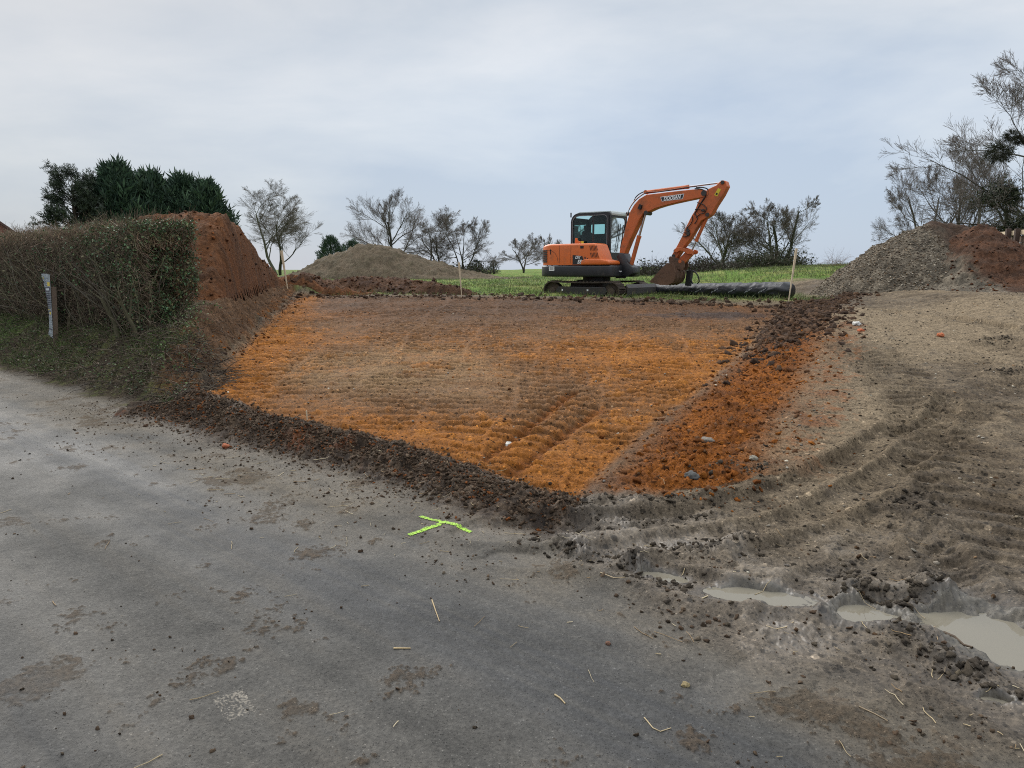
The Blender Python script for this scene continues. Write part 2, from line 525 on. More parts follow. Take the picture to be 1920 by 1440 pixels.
    z += mudz * (n8 * 0.016 + n30 * 0.006 + n2 * 0.022 * (s > 3.4) + lump_b * 0.014 * sm(n2, -0.1, 0.35) + 0.028 * sm(s, 2.9, 3.4))
    grv = np.zeros_like(z)
    for (pts, hw, dep) in GROOVES:
        d, sd, a_ = polyline(x + wob * 0.2, y + wob * 0.2, pts)
        gm = np.exp(-(d / hw) ** 2)
        z -= dep * gm * r_in
        grv = np.maximum(grv, gm)
    # excavator track prints over the dug area: fans of cross bars
    fx, fy = -1.83, -0.2
    rr = np.hypot(x - fx, y - fy) + 0.12 * fbm(x * 0.9, y * 0.9, 3, 41)
    th = np.arctan2(x - fx, y - fy)
    lane = (th * (6.0 + 0.45 * rr)) / 1.1 + 0.25 * fbm(x * 0.5, y * 0.5, 2, 43)
    li = np.floor(lane)
    lf = lane - li
    ph = ((np.sin(li * 12.9898) * 43758.5) % 1.0)
    bars = sm(np.sin((rr / 0.23 + ph * 3 + 0.7 * fbm(x * 1.6, y * 1.6, 3, 44)) * 2 * PI), -0.45, 0.25)
    lanem = sm(lf, 0.0, 0.06) * (1 - sm(lf, 0.93, 1.0))
    bstr = np.clip(0.55 + 1.1 * fbm(x * 0.8, y * 0.8, 3, 45), 0.12, 1.1)
    z += r_in * ((bars - 0.5) * 0.046 * lanem * bstr * (0.6 + 1.2 * np.clip(n8 + .35, 0, 1)) + (1 - lanem) * 0.015 + n8 * 0.026 + n30 * 0.010 + n2 * 0.02
                 + lump_b * 0.016 * sm(n8, 0.1, 0.5))
    # road surface: lumps of carried mud
    mudfilm = sm(s + 1.1 * n05 + 0.5 * n2, 1.9, 3.5)
    drop = sm(n2 + 0.45 * n8 + 0.5 * n05 + 0.35 * n30, 0.30, 0.44) * sm(s + n05, 0.2, 1.6)
    z += road * (drop * (0.003 + 0.006 * np.clip(n8 + n30, 0, 1)) + mudfilm * (0.006 * np.clip(n8, -0.3, 1) + 0.004 * lump_b))
    # verge and field
    z += r_left * sm(s, 3.6, 4.2) * (0.07 * n2 + 0.04 * n8)
    z += field * (0.05 * n2 + 0.05 * n05)
    # bank face: scraped ribs
    z += bankm * (0.05 * n8 + 0.03 * np.sin(al * 9 + 3 * n2))
    pf, pmg = puddle_field(x, y, True)
    pf = pf * (mudz > 0.05)
    hole = sm(pf, 0.0, 0.45)
    z = z + (WATER_Z - 0.002 - 0.03 * hole + n8 * 0.016 + n2 * 0.014 + n30 * 0.004 - z) * sm(pf, 0.0, 0.5)
    low = (x > -0.2) & (s > 1.2) & (s < 4.6) & (y < 6)
    z = np.where(low, np.maximum(z, WATER_Z + 0.004 - 0.25 * pf), z)
    # --- colour
    A = lambda *c: np.array(c, np.float32)
    n_ = len(x)
    fleck = (gnoise(x * 70, y * 70, 99) > 0.52).astype(np.float32)
    # dug ground
    om = (0.10 + 0.9 * np.exp(-((dN + 0.35) / 0.75) ** 2) * sm(-al, -12, -3.5)
          + 0.75 * np.exp(-((dL + 0.25) / 0.5) ** 2)
          + 1.0 * blob(x, y, 1290, 690, 1.9, 2.4) + 0.5 * blob(x, y, 1180, 790, 1.0, 1.2)
          + 0.5 * blob(x, y, 560, 640, 1.0, 3.5) + 0.35 * blob(x, y, 1120, 840, 0.9, 1.0)
          - 0.35 * blob(x, y, 760, 720, 1.6, 1.8) - 0.35 * blob(x, y, 1010, 740, 0.9, 1.2)
          + 0.35 * blob(x, y, 1080, 650, 1.5, 2.2)
          - 0.25 * blob(x, y, 860, 580, 4.0, 5.0) + 0.65 * n05 + 0.75 * n2 + 0.55 * n8)
    om = sm(om, -0.15, 1.25)
    tanm = sm(blob(x, y, 700, 690, 2.0, 2.2) + 0.8 * n05 + 0.5 * n2, 0.15, 0.9)
    c_in = mix(A(.150, .080, .038), A(.200, .125, .064), tanm * (0.6 + 0.8 * np.clip(n8 + .3, 0, 1)))
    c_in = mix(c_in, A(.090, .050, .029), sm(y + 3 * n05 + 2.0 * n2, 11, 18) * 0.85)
    c_in = mix(c_in, A(.245, .091, .018), om)
    c_in = mix(c_in, A(.295, .115, .021), om * sm(n2 + 0.6 * n8, 0.1, 0.6))
    c_in = mix(c_in, A(.050, .034, .024), sm(n2 * 0.7 + n8 * 0.75 - 0.25 * om + 0.2 * sm(y, 12, 18), 0.20, 0.55) * 0.8)
    c_in = mix(c_in, A(.150, .052, .012), sm(grv, 0.2, 0.9) * 0.85)
    c_in = mix(c_in, c_in * 0.42, (1 - bars) * lanem * bstr * 0.85)  # gaps between the bars painted darker, standing in for shade in the prints
    # the dark band of peat across the far right of the dug ground
    c_in = mix(c_in, A(.045, .034, .03), sm(blob(x, y, 1330, 592, 1.6, 0.9) + 0.5 * n2, 0.35, 0.8) * 0.8)
    # slope on the right of the dug ground
    c_sl = mix(A(.200, .066, .012), A(.110, .040, .012), sm(n8 + n2, -0.3, 0.5))
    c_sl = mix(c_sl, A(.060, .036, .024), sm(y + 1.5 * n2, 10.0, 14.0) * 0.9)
    # berm beside the road
    c_be = mix(A(.040, .028, .020), A(.082, .056, .036), sm(n8 + 0.5 * n2, -0.2, 0.5))
    c_be = mix(c_be, A(.130, .042, .014), sm(n2 + n05, 0.38, 0.6) * 0.7)
    # gravelly mud of the entrance
    lm = (0.25 + 0.5 * blob(x, y, 1560, 760, 1.2, 1.6) + 0.6 * blob(x, y, 1780, 640, 2.2, 2.2) + 0.7 * blob(x, y, 1800, 590, 4.0, 2.5) + 0.45 * blob(x, y, 1520, 900, 0.7, 0.9)
          + 0.35 * blob(x, y, 1400, 1020, 0.6, 0.5) - 0.35 * blob(x, y, 1560, 600, 1.6, 1.4) + 0.75 * n05 + 0.6 * n2 + 0.4 * n8)
    lm = sm(lm, -0.1, 0.95)
    c_mu = mix(A(.080, .060, .040), A(.188, .144, .094), lm)
    c_mu = mix(c_mu, A(.046, .034, .023), sm(n2 + 0.8 * n8 - 0.25 * (lm - 0.5), 0.25, 0.6) * 0.75)
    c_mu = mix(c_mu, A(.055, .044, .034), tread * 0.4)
    c_mu = mix(c_mu, c_mu * 0.75, rutw * 0.4)  # ruts darkened: wet mud, plus shade painted into the colour
    c_mu = mix(c_mu, A(.05, .041, .032), ridge * 0.6)
    c_mu = mix(c_mu, A(.15, .052, .016), sm(np.exp(-((dR - 1.35) / 0.45) ** 2) * 0.75 + 0.6 * n2 + 0.7 * n8 - 0.35, 0.25, 0.6) * sm(y, 4.9, 5.6) * (y < 12) * 0.6)
    c_mu = mix(c_mu, A(.075, .064, .052), sm(s, 5.2, 3.6) * 0.55)
    # road
    st = fbm(s * 2.6, al * 0.16, 3, 33)
    lane = np.exp(-((s - 2.15 + 0.2 * n05) / 0.34) ** 2) + np.exp(-((s - 0.5 + 0.2 * n05) / 0.34) ** 2)
    mudfilm = mudfilm * (1 - 0.75 * np.clip(lane, 0, 1))
    c_ro = mix(A(.060, .057, .051), A(.083, .077, .067), sm(st + 0.5 * fbm(s * 9, al * 0.14, 3, 35) + 0.15 * n05 + 0.3 * n2, -0.6, 0.6))
    c_ro = mix(c_ro, A(.042, .042, .042), np.clip(lane * (0.8 + 1.3 * fbm(s * 14, al * 0.25, 3, 36)), 0, 1) * 0.9)
    c_ro = mix(c_ro, A(.102, .084, .060), np.clip(mudfilm * 0.85 + 0.25 * n2 + 0.4 * fbm(s * 7, al * 0.35, 4, 38), 0, 1))
    c_ro = mix(c_ro, A(.075, .053, .034), drop * (0.30 + 0.5 * np.clip(n8 + n30 + .3, 0, 1)))
    c_ro = c_ro * (1 + 0.16 * n30[:, None] + 0.12 * n8[:, None] + 0.2 * gnoise(x * 85, y * 85, 131)[:, None])
    # a splash of pale paint on the asphalt
    sp = hit(440, 1325)
    spm = (np.abs((x - sp[0]) * 0.8 + (y - sp[1]) * 0.6) < 0.055) & (np.abs(-(x - sp[0]) * 0.6 + (y - sp[1]) * 0.8) < 0.085) & (gnoise(x * 95, y * 95, 55) + 0.6 * n8 > 0.12)
    c_ro = mix(c_ro, A(.34, .30, .24), spm * 0.5)
    # verge
    c_ve = mix(A(.058, .044, .028), A(.075, .078, .030), sm(n2 + 0.6 * n8, -0.1, 0.5))
    c_ve = mix(c_ve, A(.060, .095, .022), sm(blob(x, y, 0, 620, 1.6, 1.2) + 0.5 * n2 + .4 * n8, 0.4, 1.0))
    hb = z - plat(x, y)
    c_ba = mix(A(.190, .072, .018), A(.100, .057, .031), sm(hb + 0.25 * n2, -0.12, 0.22))
    c_ba = mix(c_ba, A(.040, .029, .021), sm(hb + 0.25 * n2, 0.55, 0.85) * 0.8)
    c_ba = c_ba * (1 + 0.35 * n8[:, None])
    c_fi = mix(A(.090, .150, .026), A(.165, .175, .050), sm(n2 + n05, -0.2, 0.5))
    c_fi = mix(c_fi, A(.075, .05, .03), sm(n2 * 0.8 + n8 * 0.6 + 0.9 * np.exp(-(dF / 0.7) ** 2), 0.45, 0.8) * 0.7)
    # plateau left of the cut, bare soil
    c_pl = mix(A(.105, .048, .020), A(.050, .033, .022), sm(n2 + n8, -0.2, 0.4))
    # compose
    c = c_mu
    c = mix(c, c_sl, np.clip(slope * 1.3 + 0.3 * n8 * slope, 0, 1))
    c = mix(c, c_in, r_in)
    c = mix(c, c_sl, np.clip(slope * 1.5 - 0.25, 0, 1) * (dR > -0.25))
    c = mix(c, c_ve, r_left * (1 - sm(dL, 0.9, 1.6) * sm(s, 6, 7)))
    c = mix(c, c_pl, r_left * sm(s + 0.6 * n2, 5.6, 6.6) * (1 - sm(y, 26, 30)))
    c = mix(c, c_ba, np.clip(bankm * 1.6, 0, 1) * r_left)
    c = mix(c, c_fi, field)
    c = mix(c, c_fi * 0.8, r_left * sm(y, 26, 30))
    c = mix(c, c_ro, road * (1 - np.clip(bermx * 1.4, 0, 1)))
    c = mix(c, c_be, np.clip(bermx * 1.9, 0, 1))
    c = c * (1 - 0.45 * pmg * (mudz > 0.05) * (0.6 + 0.6 * n8))[:, None]
    c = mix(c, A(.080, .070, .054), sm(pf, 0.0, 0.1))
    gr = np.clip(1 + 0.55 * n8 + 0.45 * n30 + 0.35 * gnoise(x * 58, y * 58, 101), 0.35, 1.8)
    c = c * mix(1.0, gr, 1 - 0.55 * road)[:, None]
    # --- wetness
    wet = 0.22 + 0.15 * n2
    wet = mix(wet, 0.40 + 0.12 * st + 0.14 * n2 - 0.25 * drop + 0.12 * np.clip(lane, 0, 1), road)
    wet = mix(wet, 0.22 + 0.4 * n2 + 0.35 * sm(s, 4.6, 3.4) - 0.25 * lm, mudz * (1 - road))
    wet = wet + mudz * (1 - road) * 0.26 * sm(n2 + 0.5 * n8, 0.02, 0.35) * sm(s, 4.9, 3.7)
    wet = mix(wet, 0.10 + 0.2 * n2, r_in)
    wet = mix(wet, 0.05, np.clip(slope + bermx * 0.7 + r_left + field, 0, 1))
    wet = np.clip(wet + rutw * 0.12 * (s < 5.2) + 0.35 * pmg * (mudz > 0.05), 0, 1)
    # --- region ids for the objects
    reg = np.full(n_, 3, np.int32)                                   # muddy entrance
    reg[(r_in > 0.5) | (slope > 0.5)] = 2                            # dug ground
    reg[(r_left > 0.5)] = 1                                          # verge and bank
    reg[(field > 0.5) | ((r_left > 0.5) & (y > 28))] = 4             # field
    reg[(road > 0.5) & (bermx < 0.35)] = 0
    grit = np.clip(1 - road - 0.8 * (pf > 0.02), 0, 1) + 0.25 * road * mudfilm
    return z, np.clip(c, 0.004, 0.9), wet, reg, grit


def build_terrain():
    th = np.concatenate([np.radians(np.arange(-88, -46, 1.5)), np.radians(np.arange(-46, -39.5, 0.3)), np.radians(np.linspace(-39.5, 39.5, 1400)), np.radians(np.arange(39.8, 46, 0.3)), np.radians(np.arange(46, 89, 1.5))])
    r = [0.25, 0.5, 0.9, 1.3]
    rr = 1.6
    while rr < 30: r.append(rr); rr *= 1.0021 if rr < 7 else 1.0030
    while rr < 900: r.append(rr); rr *= 1.05
    r = np.array(r)
    R, T = np.meshgrid(r, th, indexing='ij')
    x = (R * np.sin(T)).ravel(); y = (R * np.cos(T)).ravel()
    z, c, wet, reg, grit = terrain(x, y)
    V = np.stack([x, y, z], 1)
    nr, nt_ = len(r), len(th)
    i = np.arange(nr - 1)[:, None] * nt_ + np.arange(nt_ - 1)[None, :]
    Q = np.stack([i, i + nt_, i + nt_ + 1, i + 1], -1).reshape(-1, 4)[:, ::-1]
    fr = reg[Q[:, 0]]
    names = ['road', 'verge', 'dug_ground', 'muddy_ground', 'field']
    out = {}
    for k, nm in enumerate(names):
        f = Q[fr == k]
        if not len(f): continue
        u, inv = np.unique(f.ravel(), return_inverse=True)
        me = mesh_np(nm, V[u], [inv.reshape(-1, 4)], True, {'albedo': c[u], 'wet': wet[u], 'grit': grit[u]})
        o = link(nm, me, M_GROUND)
        tag(o, kind='structure')
        out[nm] = o
    # ground behind the viewer
    bx = np.array([-900, -900, 900, 900.0]); by = np.array([0.2, -900, -900, 0.2])
    me = mesh_np('road', np.stack([bx, by, np.full(4, -0.01)], 1), [[[0, 1, 2, 3]]], False,
                 {'albedo': np.tile([.05, .05, .05], (4, 1)), 'wet': np.full(4, 0.5)})
    tag(link('road_behind', me, M_GROUND), kind='structure')
    return out


GROUND = build_terrain()


def full_z(x, y):
    return terrain(np.atleast_1d(np.asarray(x, np.float32)), np.atleast_1d(np.asarray(y, np.float32)))[0]
# ------------------------------------------------------------------ sky and light
def build_world():
    w = bpy.data.worlds.new('World')
    SC.world = w
    w.use_nodes = True
    nt = w.node_tree
    nt.nodes.clear()
    out = N(nt, 'ShaderNodeOutputWorld')
    EL, AZ = math.radians(34), math.radians(-34)
    sky = N(nt, 'ShaderNodeTexSky', sky_type='NISHITA')
    sky.sun_disc = False
    sky.sun_elevation = EL
    sky.sun_rotation = AZ
    bg1 = N(nt, 'ShaderNodeBackground', inp={'Strength': 0.06})
    nt.links.new(sky.outputs[0], bg1.inputs['Color'])
    tc = N(nt, 'ShaderNodeTexCoord')
    sep = N(nt, 'ShaderNodeSeparateXYZ')
    nt.links.new(tc.outputs['Generated'], sep.inputs[0])
    # overcast cloud: soft streaks, greyer to the west, brighter towards the zenith
    mp = N(nt, 'ShaderNodeMapping')
    mp.inputs['Scale'].default_value = (1.0, 1.0, 3.2)
    mp.inputs['Rotation'].default_value = (0.0, math.radians(-14), 0.0)
    nt.links.new(tc.outputs['Generated'], mp.inputs['Vector'])
    nz = N(nt, 'ShaderNodeTexNoise', inp={'Scale': 1.7, 'Detail': 7.0, 'Roughness': 0.52, 'Distortion': 0.35})
    nt.links.new(mp.outputs[0], nz.inputs['Vector'])
    nz2 = N(nt, 'ShaderNodeTexNoise', inp={'Scale': 5.5, 'Detail': 6.0, 'Roughness': 0.55, 'Distortion': 0.2})
    nt.links.new(mp.outputs[0], nz2.inputs['Vector'])
    # cloud cover by height and side
    def math_(op, a, b_=None, c_=None):
        n = N(nt, 'ShaderNodeMath', operation=op)
        for i, v in enumerate((a, b_, c_)):
            if v is None: continue
            if isinstance(v, (int, float)): n.inputs[i].default_value = v
            else: nt.links.new(v, n.inputs[i])
        return n.outputs[0]
    hi = N(nt, 'ShaderNodeMapRange', inp={1: 0.0, 2: 0.30, 3: 0.0, 4: 1.0})
    nt.links.new(sep.outputs['Z'], hi.inputs[0])
    # blue-grey gap low in the north-east
    gx = math_('MULTIPLY', math_('SUBTRACT', sep.outputs['X'], 0.17), 1.9)
    gz_ = math_('MULTIPLY', math_('SUBTRACT', sep.outputs['Z'], 0.11), 6.0)
    g2 = math_('ADD', math_('MULTIPLY', gx, gx), math_('MULTIPLY', gz_, gz_))
    gap = math_('POWER', 2.718, math_('MULTIPLY', g2, -1.0))
    f = math_('ADD', math_('MULTIPLY', nz.outputs['Fac'], 1.7), math_('MULTIPLY', nz2.outputs['Fac'], 0.5))
    f = math_('SUBTRACT', f, math_('MULTIPLY', gap, 0.78))
    f = math_('ADD', f, math_('MULTIPLY', hi.outputs[0], 0.30))
    f = math_('ADD', f, -0.70)
    rmp = N(nt, 'ShaderNodeValToRGB')
    cr = rmp.color_ramp
    cr.elements[0].position = 0.05; cr.elements[0].color = (.37, .435, .53, 1)
    cr.elements[1].position = 0.95; cr.elements[1].color = (.67, .68, .695, 1)
    e = cr.elements.new(0.45); e.color = (.50, .545, .60, 1)
    nt.links.new(f, rmp.inputs[0])
    # greyer to the upper left
    lf = N(nt, 'ShaderNodeMapRange', inp={1: -0.55, 2: 0.05, 3: 0.76, 4: 1.0})
    nt.links.new(sep.outputs['X'], lf.inputs[0])
    # darker band high, then much brighter overhead
    zen = N(nt, 'ShaderNodeMapRange', interpolation_type='SMOOTHSTEP', inp={1: 0.38, 2: 0.85, 3: 1.0, 4: 2.8})
    nt.links.new(sep.outputs['Z'], zen.inputs[0])
    topd = N(nt, 'ShaderNodeMapRange', interpolation_type='SMOOTHSTEP', inp={1: 0.18, 2: 0.36, 3: 1.0, 4: 0.86})
    nt.links.new(sep.outputs['Z'], topd.inputs[0])
    k = math_('MULTIPLY', math_('MULTIPLY', lf.outputs[0], zen.outputs[0]), topd.outputs[0])
    bg2 = N(nt, 'ShaderNodeBackground')
    nt.links.new(rmp.outputs[0], bg2.inputs['Color'])
    nt.links.new(math_('MULTIPLY', k, SKY_K), bg2.inputs['Strength'])
    mxs = N(nt, 'ShaderNodeMixShader', inp={0: 0.9})
    nt.links.new(bg1.outputs[0], mxs.inputs[1])
    nt.links.new(bg2.outputs[0], mxs.inputs[2])
    nt.links.new(mxs.outputs[0], out.inputs['Surface'])
    ld = bpy.data.lights.new('sun', 'SUN')
    ld.energy = 1.5
    ld.angle = math.radians(40)
    ld.color = (1.0, 0.97, 0.92)
    lo = bpy.data.objects.new('sun', ld)
    COL.objects.link(lo)
    # light comes from azimuth AZ (clockwise from north) at elevation EL
    d = Vector((math.sin(AZ) * math.cos(EL), math.cos(AZ) * math.cos(EL), math.sin(EL)))
    lo.rotation_euler = d.to_track_quat('Z', 'Y').to_euler()


SKY_K = 0.68
build_world()
SC.view_settings.view_transform = 'Standard'
SC.view_settings.look = 'None'
SC.view_settings.gamma = 1.0
SC.view_settings.exposure = 1.06
SC.cycles.use_denoising = False
SC.cycles.filter_width = 1.05
# ------------------------------------------------------------------ loose things on the ground
def ico_template(seed, sub=2, rough=0.35, flat=0.75):
    bm = bmesh.new()
    bmesh.ops.create_icosphere(bm, subdivisions=sub, radius=1.0)
    V = np.array([v.co[:] for v in bm.verts], np.float32)
    Fc = np.array([[v.index for v in f.verts] for f in bm.faces], np.int32)
    bm.free()
    n = gnoise(V[:, 0] * 1.3 + seed * 7.7, V[:, 1] * 1.3 + V[:, 2] * 1.7, seed) + 0.6 * gnoise(V[:, 2] * 2.6 + seed, V[:, 0] * 2.6 - V[:, 1] * 2.1, seed + 5)
    r = np.abs(gnoise(V[:, 0] * 2.3 + seed * 3.1, V[:, 1] * 2.3 - V[:, 2] * 2.0, seed + 9)) + 0.6 * np.abs(gnoise(V[:, 1] * 4.1, V[:, 2] * 4.1 + V[:, 0] * 3.0 + seed, seed + 19))
    V = V * (1 + rough * n[:, None] + rough * 0.9 * (r[:, None] - 0.35))
    V[:, 2] *= flat
    return V, Fc


def euler_mats(rx, ry, rz):
    cx, sx, cy, sy, cz, sz = np.cos(rx), np.sin(rx), np.cos(ry), np.sin(ry), np.cos(rz), np.sin(rz)
    R = np.empty((len(rx), 3, 3), np.float32)
    R[:, 0, 0] = cz * cy; R[:, 0, 1] = cz * sy * sx - sz * cx; R[:, 0, 2] = cz * sy * cx + sz * sx
    R[:, 1, 0] = sz * cy; R[:, 1, 1] = sz * sy * sx + cz * cx; R[:, 1, 2] = sz * sy * cx - cz * sx
    R[:, 2, 0] = -sy; R[:, 2, 1] = cy * sx; R[:, 2, 2] = cy * cx
    return R


def scatter(name, temps, pos, scale, col, m, tilt=0.6, rs=None, smooth=True, rot=None, parent=None):
    """many small copies of a few templates joined into one mesh; pos (n,3), scale (n,3), col (n,3)"""
    rs = rs or np.random.RandomState(1)
    n = len(pos)
    if rot is None:
        rot = euler_mats(rs.uniform(-tilt, tilt, n), rs.uniform(-tilt, tilt, n), rs.uniform(0, 2 * PI, n))
    pick = rs.randint(0, len(temps), n)
    Vs, Fs, Cs = [], [], []
    off = 0
    for k, (V, Fc) in enumerate(temps):
        ii = np.where(pick == k)[0]
        if not len(ii): continue
        P = V[None, :, :] * scale[ii][:, None, :]
        P = np.einsum('nij,nvj->nvi', rot[ii], P) + pos[ii][:, None, :]
        nv = len(V)
        Vs.append(P.reshape(-1, 3))
        Fs.append((Fc[None] + (off + np.arange(len(ii)) * nv)[:, None, None]).reshape(-1, Fc.shape[1]))
        Cs.append(np.repeat(col[ii], nv, axis=0))
        off += nv * len(ii)
    by = {}
    for f in Fs: by.setdefault(f.shape[1], []).append(f)
    me = mesh_np(name, np.concatenate(Vs), [np.concatenate(v) for v in by.values()], smooth, {'albedo': np.concatenate(Cs)})
    return link(name, me, m, parent)


CLODS = [ico_template(s, 2, 0.75, 0.75) for s in range(8)]
CRUMBS = [ico_template(s, 1, 0.7, 0.75) for s in range(8)]
STONES = [ico_template(s + 40, 1, 0.45, 0.7) for s in range(6)]
RS = np.random.RandomState(11)


def near_line(pts, n, sig, rs):
    pts = np.array(pts); seg = np.hypot(*np.diff(pts, axis=0).T); cum = np.concatenate([[0], np.cumsum(seg)])
    t = rs.rand(n) * cum[-1]
    k = np.clip(np.searchsorted(cum, t) - 1, 0, len(seg) - 1)
    f = (t - cum[k]) / seg[k]
    p = pts[k] + (pts[k + 1] - pts[k]) * f[:, None]
    d = (pts[k + 1] - pts[k]) / seg[k][:, None]
    o = rs.normal(0, 1, n) * sig
    return p + np.stack([d[:, 1], -d[:, 0]], 1) * o[:, None], d


MARK = [((766, 1004), (838, 980)), ((788, 970), (884, 996))]


def build_clods():
    rs = np.random.RandomState(21)
    P, S, C = [], [], []

    def add(xy, smin, smax, cols, power=2.5, sink=0.42):
        for (a_, b_) in MARK:
            xy = xy[polyline(xy[:, 0], xy[:, 1], [on_z(*a_), on_z(*b_)])[0] > 0.045]
        n = len(xy)
        s = smin + (smax - smin) * rs.rand(n) ** power
        z = full_z(xy[:, 0], xy[:, 1]) + s * (0.5 - sink) * 0.6
        P.append(np.stack([xy[:, 0], xy[:, 1], z], 1))
        S.append(np.stack([s * rs.uniform(.8, 1.3, n), s * rs.uniform(.7, 1.1, n), s * rs.uniform(.55, .95, n)], 1))
        cols = np.array(cols)
        c = cols[rs.randint(0, len(cols), n)] * rs.uniform(.7, 1.3, n)[:, None]
        C.append(c)
    dark = [(.040, .029, .020), (.054, .037, .025), (.076, .051, .034), (.064, .042, .027), (.095, .068, .046)]
    orange = [(.17, .056, .012), (.12, .042, .012), (.20, .07, .014), (.085, .035, .014)]
    brown = [(.065, .04, .026), (.05, .033, .024), (.085, .05, .03)]
    grey = [(.055, .045, .034), (.08, .065, .048), (.04, .033, .026)]
    # berm
    xy, d = near_line(P_NEAR[:8], 18000, 0.16, rs)
    xy += np.stack([-d[:, 1], d[:, 0]], 1) * -0.27
    xy = xy[(xy[:, 0] < 0.45 + 0.3 * rs.rand(len(xy)))]
    add(xy, 0.004, 0.018, dark + dark + [(.13, .045, .014)], 3.0)
    # scattered off the berm onto the road
    xy, d = near_line(P_NEAR[:7], 500, 0.4, rs)
    xy += np.stack([-d[:, 1], d[:, 0]], 1) * -0.85
    add(xy, 0.003, 0.016, dark, 3)
    # right slope
    xy, d = near_line(P_RIGHT[1:], 9000, 0.36, rs)
    xy += np.stack([d[:, 1], -d[:, 0]], 1) * 0.55
    far = sm(xy[:, 1] + rs.normal(0, 1.0, len(xy)), 9.5, 13) > 0.5
    add(xy[~far], 0.005, 0.028, orange + [(.1, .05, .025)], 4.0)
    add(xy[far], 0.012, 0.06, brown, 3)
    xy, d = near_line(P_RIGHT[4:], 900, 0.45, rs)
    xy += np.stack([d[:, 1], -d[:, 0]], 1) * 0.8
    add(xy, 0.015, 0.07, brown, 3)
    # foot of the left bank
    xy, d = near_line(P_LEFT[:5], 900, 0.18, rs)
    add(xy, 0.008, 0.035, orange + brown, 3)
    # dug ground
    n = 9000
    xy = np.stack([rs.uniform(-7, 7, n), 4.6 + 17 * rs.rand(n) ** 1.3], 1)
    _, _, dL, dR, dN, dF, ins = macro(xy[:, 0], xy[:, 1])
    xy = xy[ins > 0.95]
    add(xy, 0.0035, 0.020, brown + orange + orange + [(.10, .06, .03)], 4)
    # far lip beside the field
    xy, d = near_line(P_FAR[1:6], 900, 0.35, rs)
    add(xy, 0.02, 0.08, brown, 2.5)
    # entrance mud
    n = 34000
    xy = np.stack([rs.uniform(-0.2, 12, n), 2.0 + 13 * rs.rand(n) ** 2.0], 1)
    _, s, dL, dR, dN, dF, ins = macro(xy[:, 0], xy[:, 1])
    cl = fbm(xy[:, 0] * 1.4, xy[:, 1] * 1.4, 3, 77)
    xy = xy[(dR > 1.0) & (s > 3.0) & (cl + rs.normal(0, .15, n) > -0.03) & (puddle_field(xy[:, 0], xy[:, 1]) < 0.02)]
    add(xy, 0.0025, 0.017, grey + grey + [(.075, .045, .025), (.14, .115, .08)], 3.5)
    for pts, hw, h in RIDGES:
        xy, d = near_line(pts, 130, hw * 0.9, rs)
        xy = xy[puddle_field(xy[:, 0], xy[:, 1]) < 0.02]
        add(xy, 0.004, 0.020, grey, 2.5)
    # trodden crumbs between the asphalt and the soil berm
    n = 9000
    al_ = rs.uniform(-3.5, 9.5, n); s_ = rs.uniform(2.3, 3.7, n)
    xy = np.stack([al_ * -NY + s_ * NX, al_ * NX + s_ * NY], 1)
    cl = fbm(xy[:, 0] * 1.6, xy[:, 1] * 1.6, 3, 79)
    xy = xy[(xy[:, 1] > 1.8) & (cl + 0.5 * (s_ - 3.0) + rs.normal(0, .12, n) > .05) & (puddle_field(xy[:, 0], xy[:, 1]) < 0.02)]
    add(xy, 0.0018, 0.012, dark + [(.10, .08, .058)], 3, 0.25)
    # crumbs on the road
    n = 9000
    xy = np.stack([rs.uniform(-8, 2.2, n), 1.9 + 9 * rs.rand(n) ** 1.6], 1)
    s = NX * xy[:, 0] + NY * xy[:, 1]
    cl = fbm(xy[:, 0] * 0.9, xy[:, 1] * 0.9, 3, 78)
    xy = xy[(s < 3.5) & (s > -0.4) & ((cl > 0.16) & (rs.rand(n) < .55 + .5 * s / 3) | (rs.rand(n) < 0.10))]
    add(xy, 0.0014, 0.0095, dark + [(.07, .055, .04)], 3, 0.1)
    P = np.concatenate(P); S = np.concatenate(S); C = np.concatenate(C)
    px = S[:, 0] / np.maximum(P[:, 1], 1.5) > 0.0034
    for nm, tm, k in (('soil_clods', CLODS, px), ('soil_crumbs', CRUMBS, ~px)):
        o = scatter(nm, tm, P[k], S[k], C[k], M_CLOD, 0.9, rs)
        tag(o, kind='stuff')


build_clods()


def build_pebbles():
    rs = np.random.RandomState(31)
    n = 5200
    xy = np.stack([rs.uniform(0.2, 15, n), 2.2 + 15 * rs.rand(n) ** 1.4], 1)
    _, s, dL, dR, dN, dF, ins = macro(xy[:, 0], xy[:, 1])
    xy = xy[(dR > 1.0) & (s > 3.3) & (puddle_field(xy[:, 0], xy[:, 1]) < 0.02)]
    n2 = 1500
    q = np.stack([rs.uniform(-6, 6, n2), 4.6 + 12 * rs.rand(n2) ** 1.3], 1)
    ins = macro(q[:, 0], q[:, 1])[6]
    xy = np.concatenate([xy, q[ins > 0.9]])
    n = len(xy)
    sc = 0.003 + 0.014 * rs.rand(n) ** 4
    z = full_z(xy[:, 0], xy[:, 1]) + sc * 0.25
    cols = np.array([(.30, .27, .22), (.22, .19, .15), (.42, .38, .30), (.16, .14, .12), (.28, .18, .10)])
    c = cols[rs.randint(0, 5, n)] * rs.uniform(.7, 1.2, n)[:, None]
    S = np.stack([sc * rs.uniform(.9, 1.4, n), sc, sc * .8], 1)
    o = scatter('gravel', STONES, np.stack([xy[:, 0], xy[:, 1], z], 1), S, c, M_STONE, 0.6, rs)
    tag(o, kind='stuff')


build_pebbles()


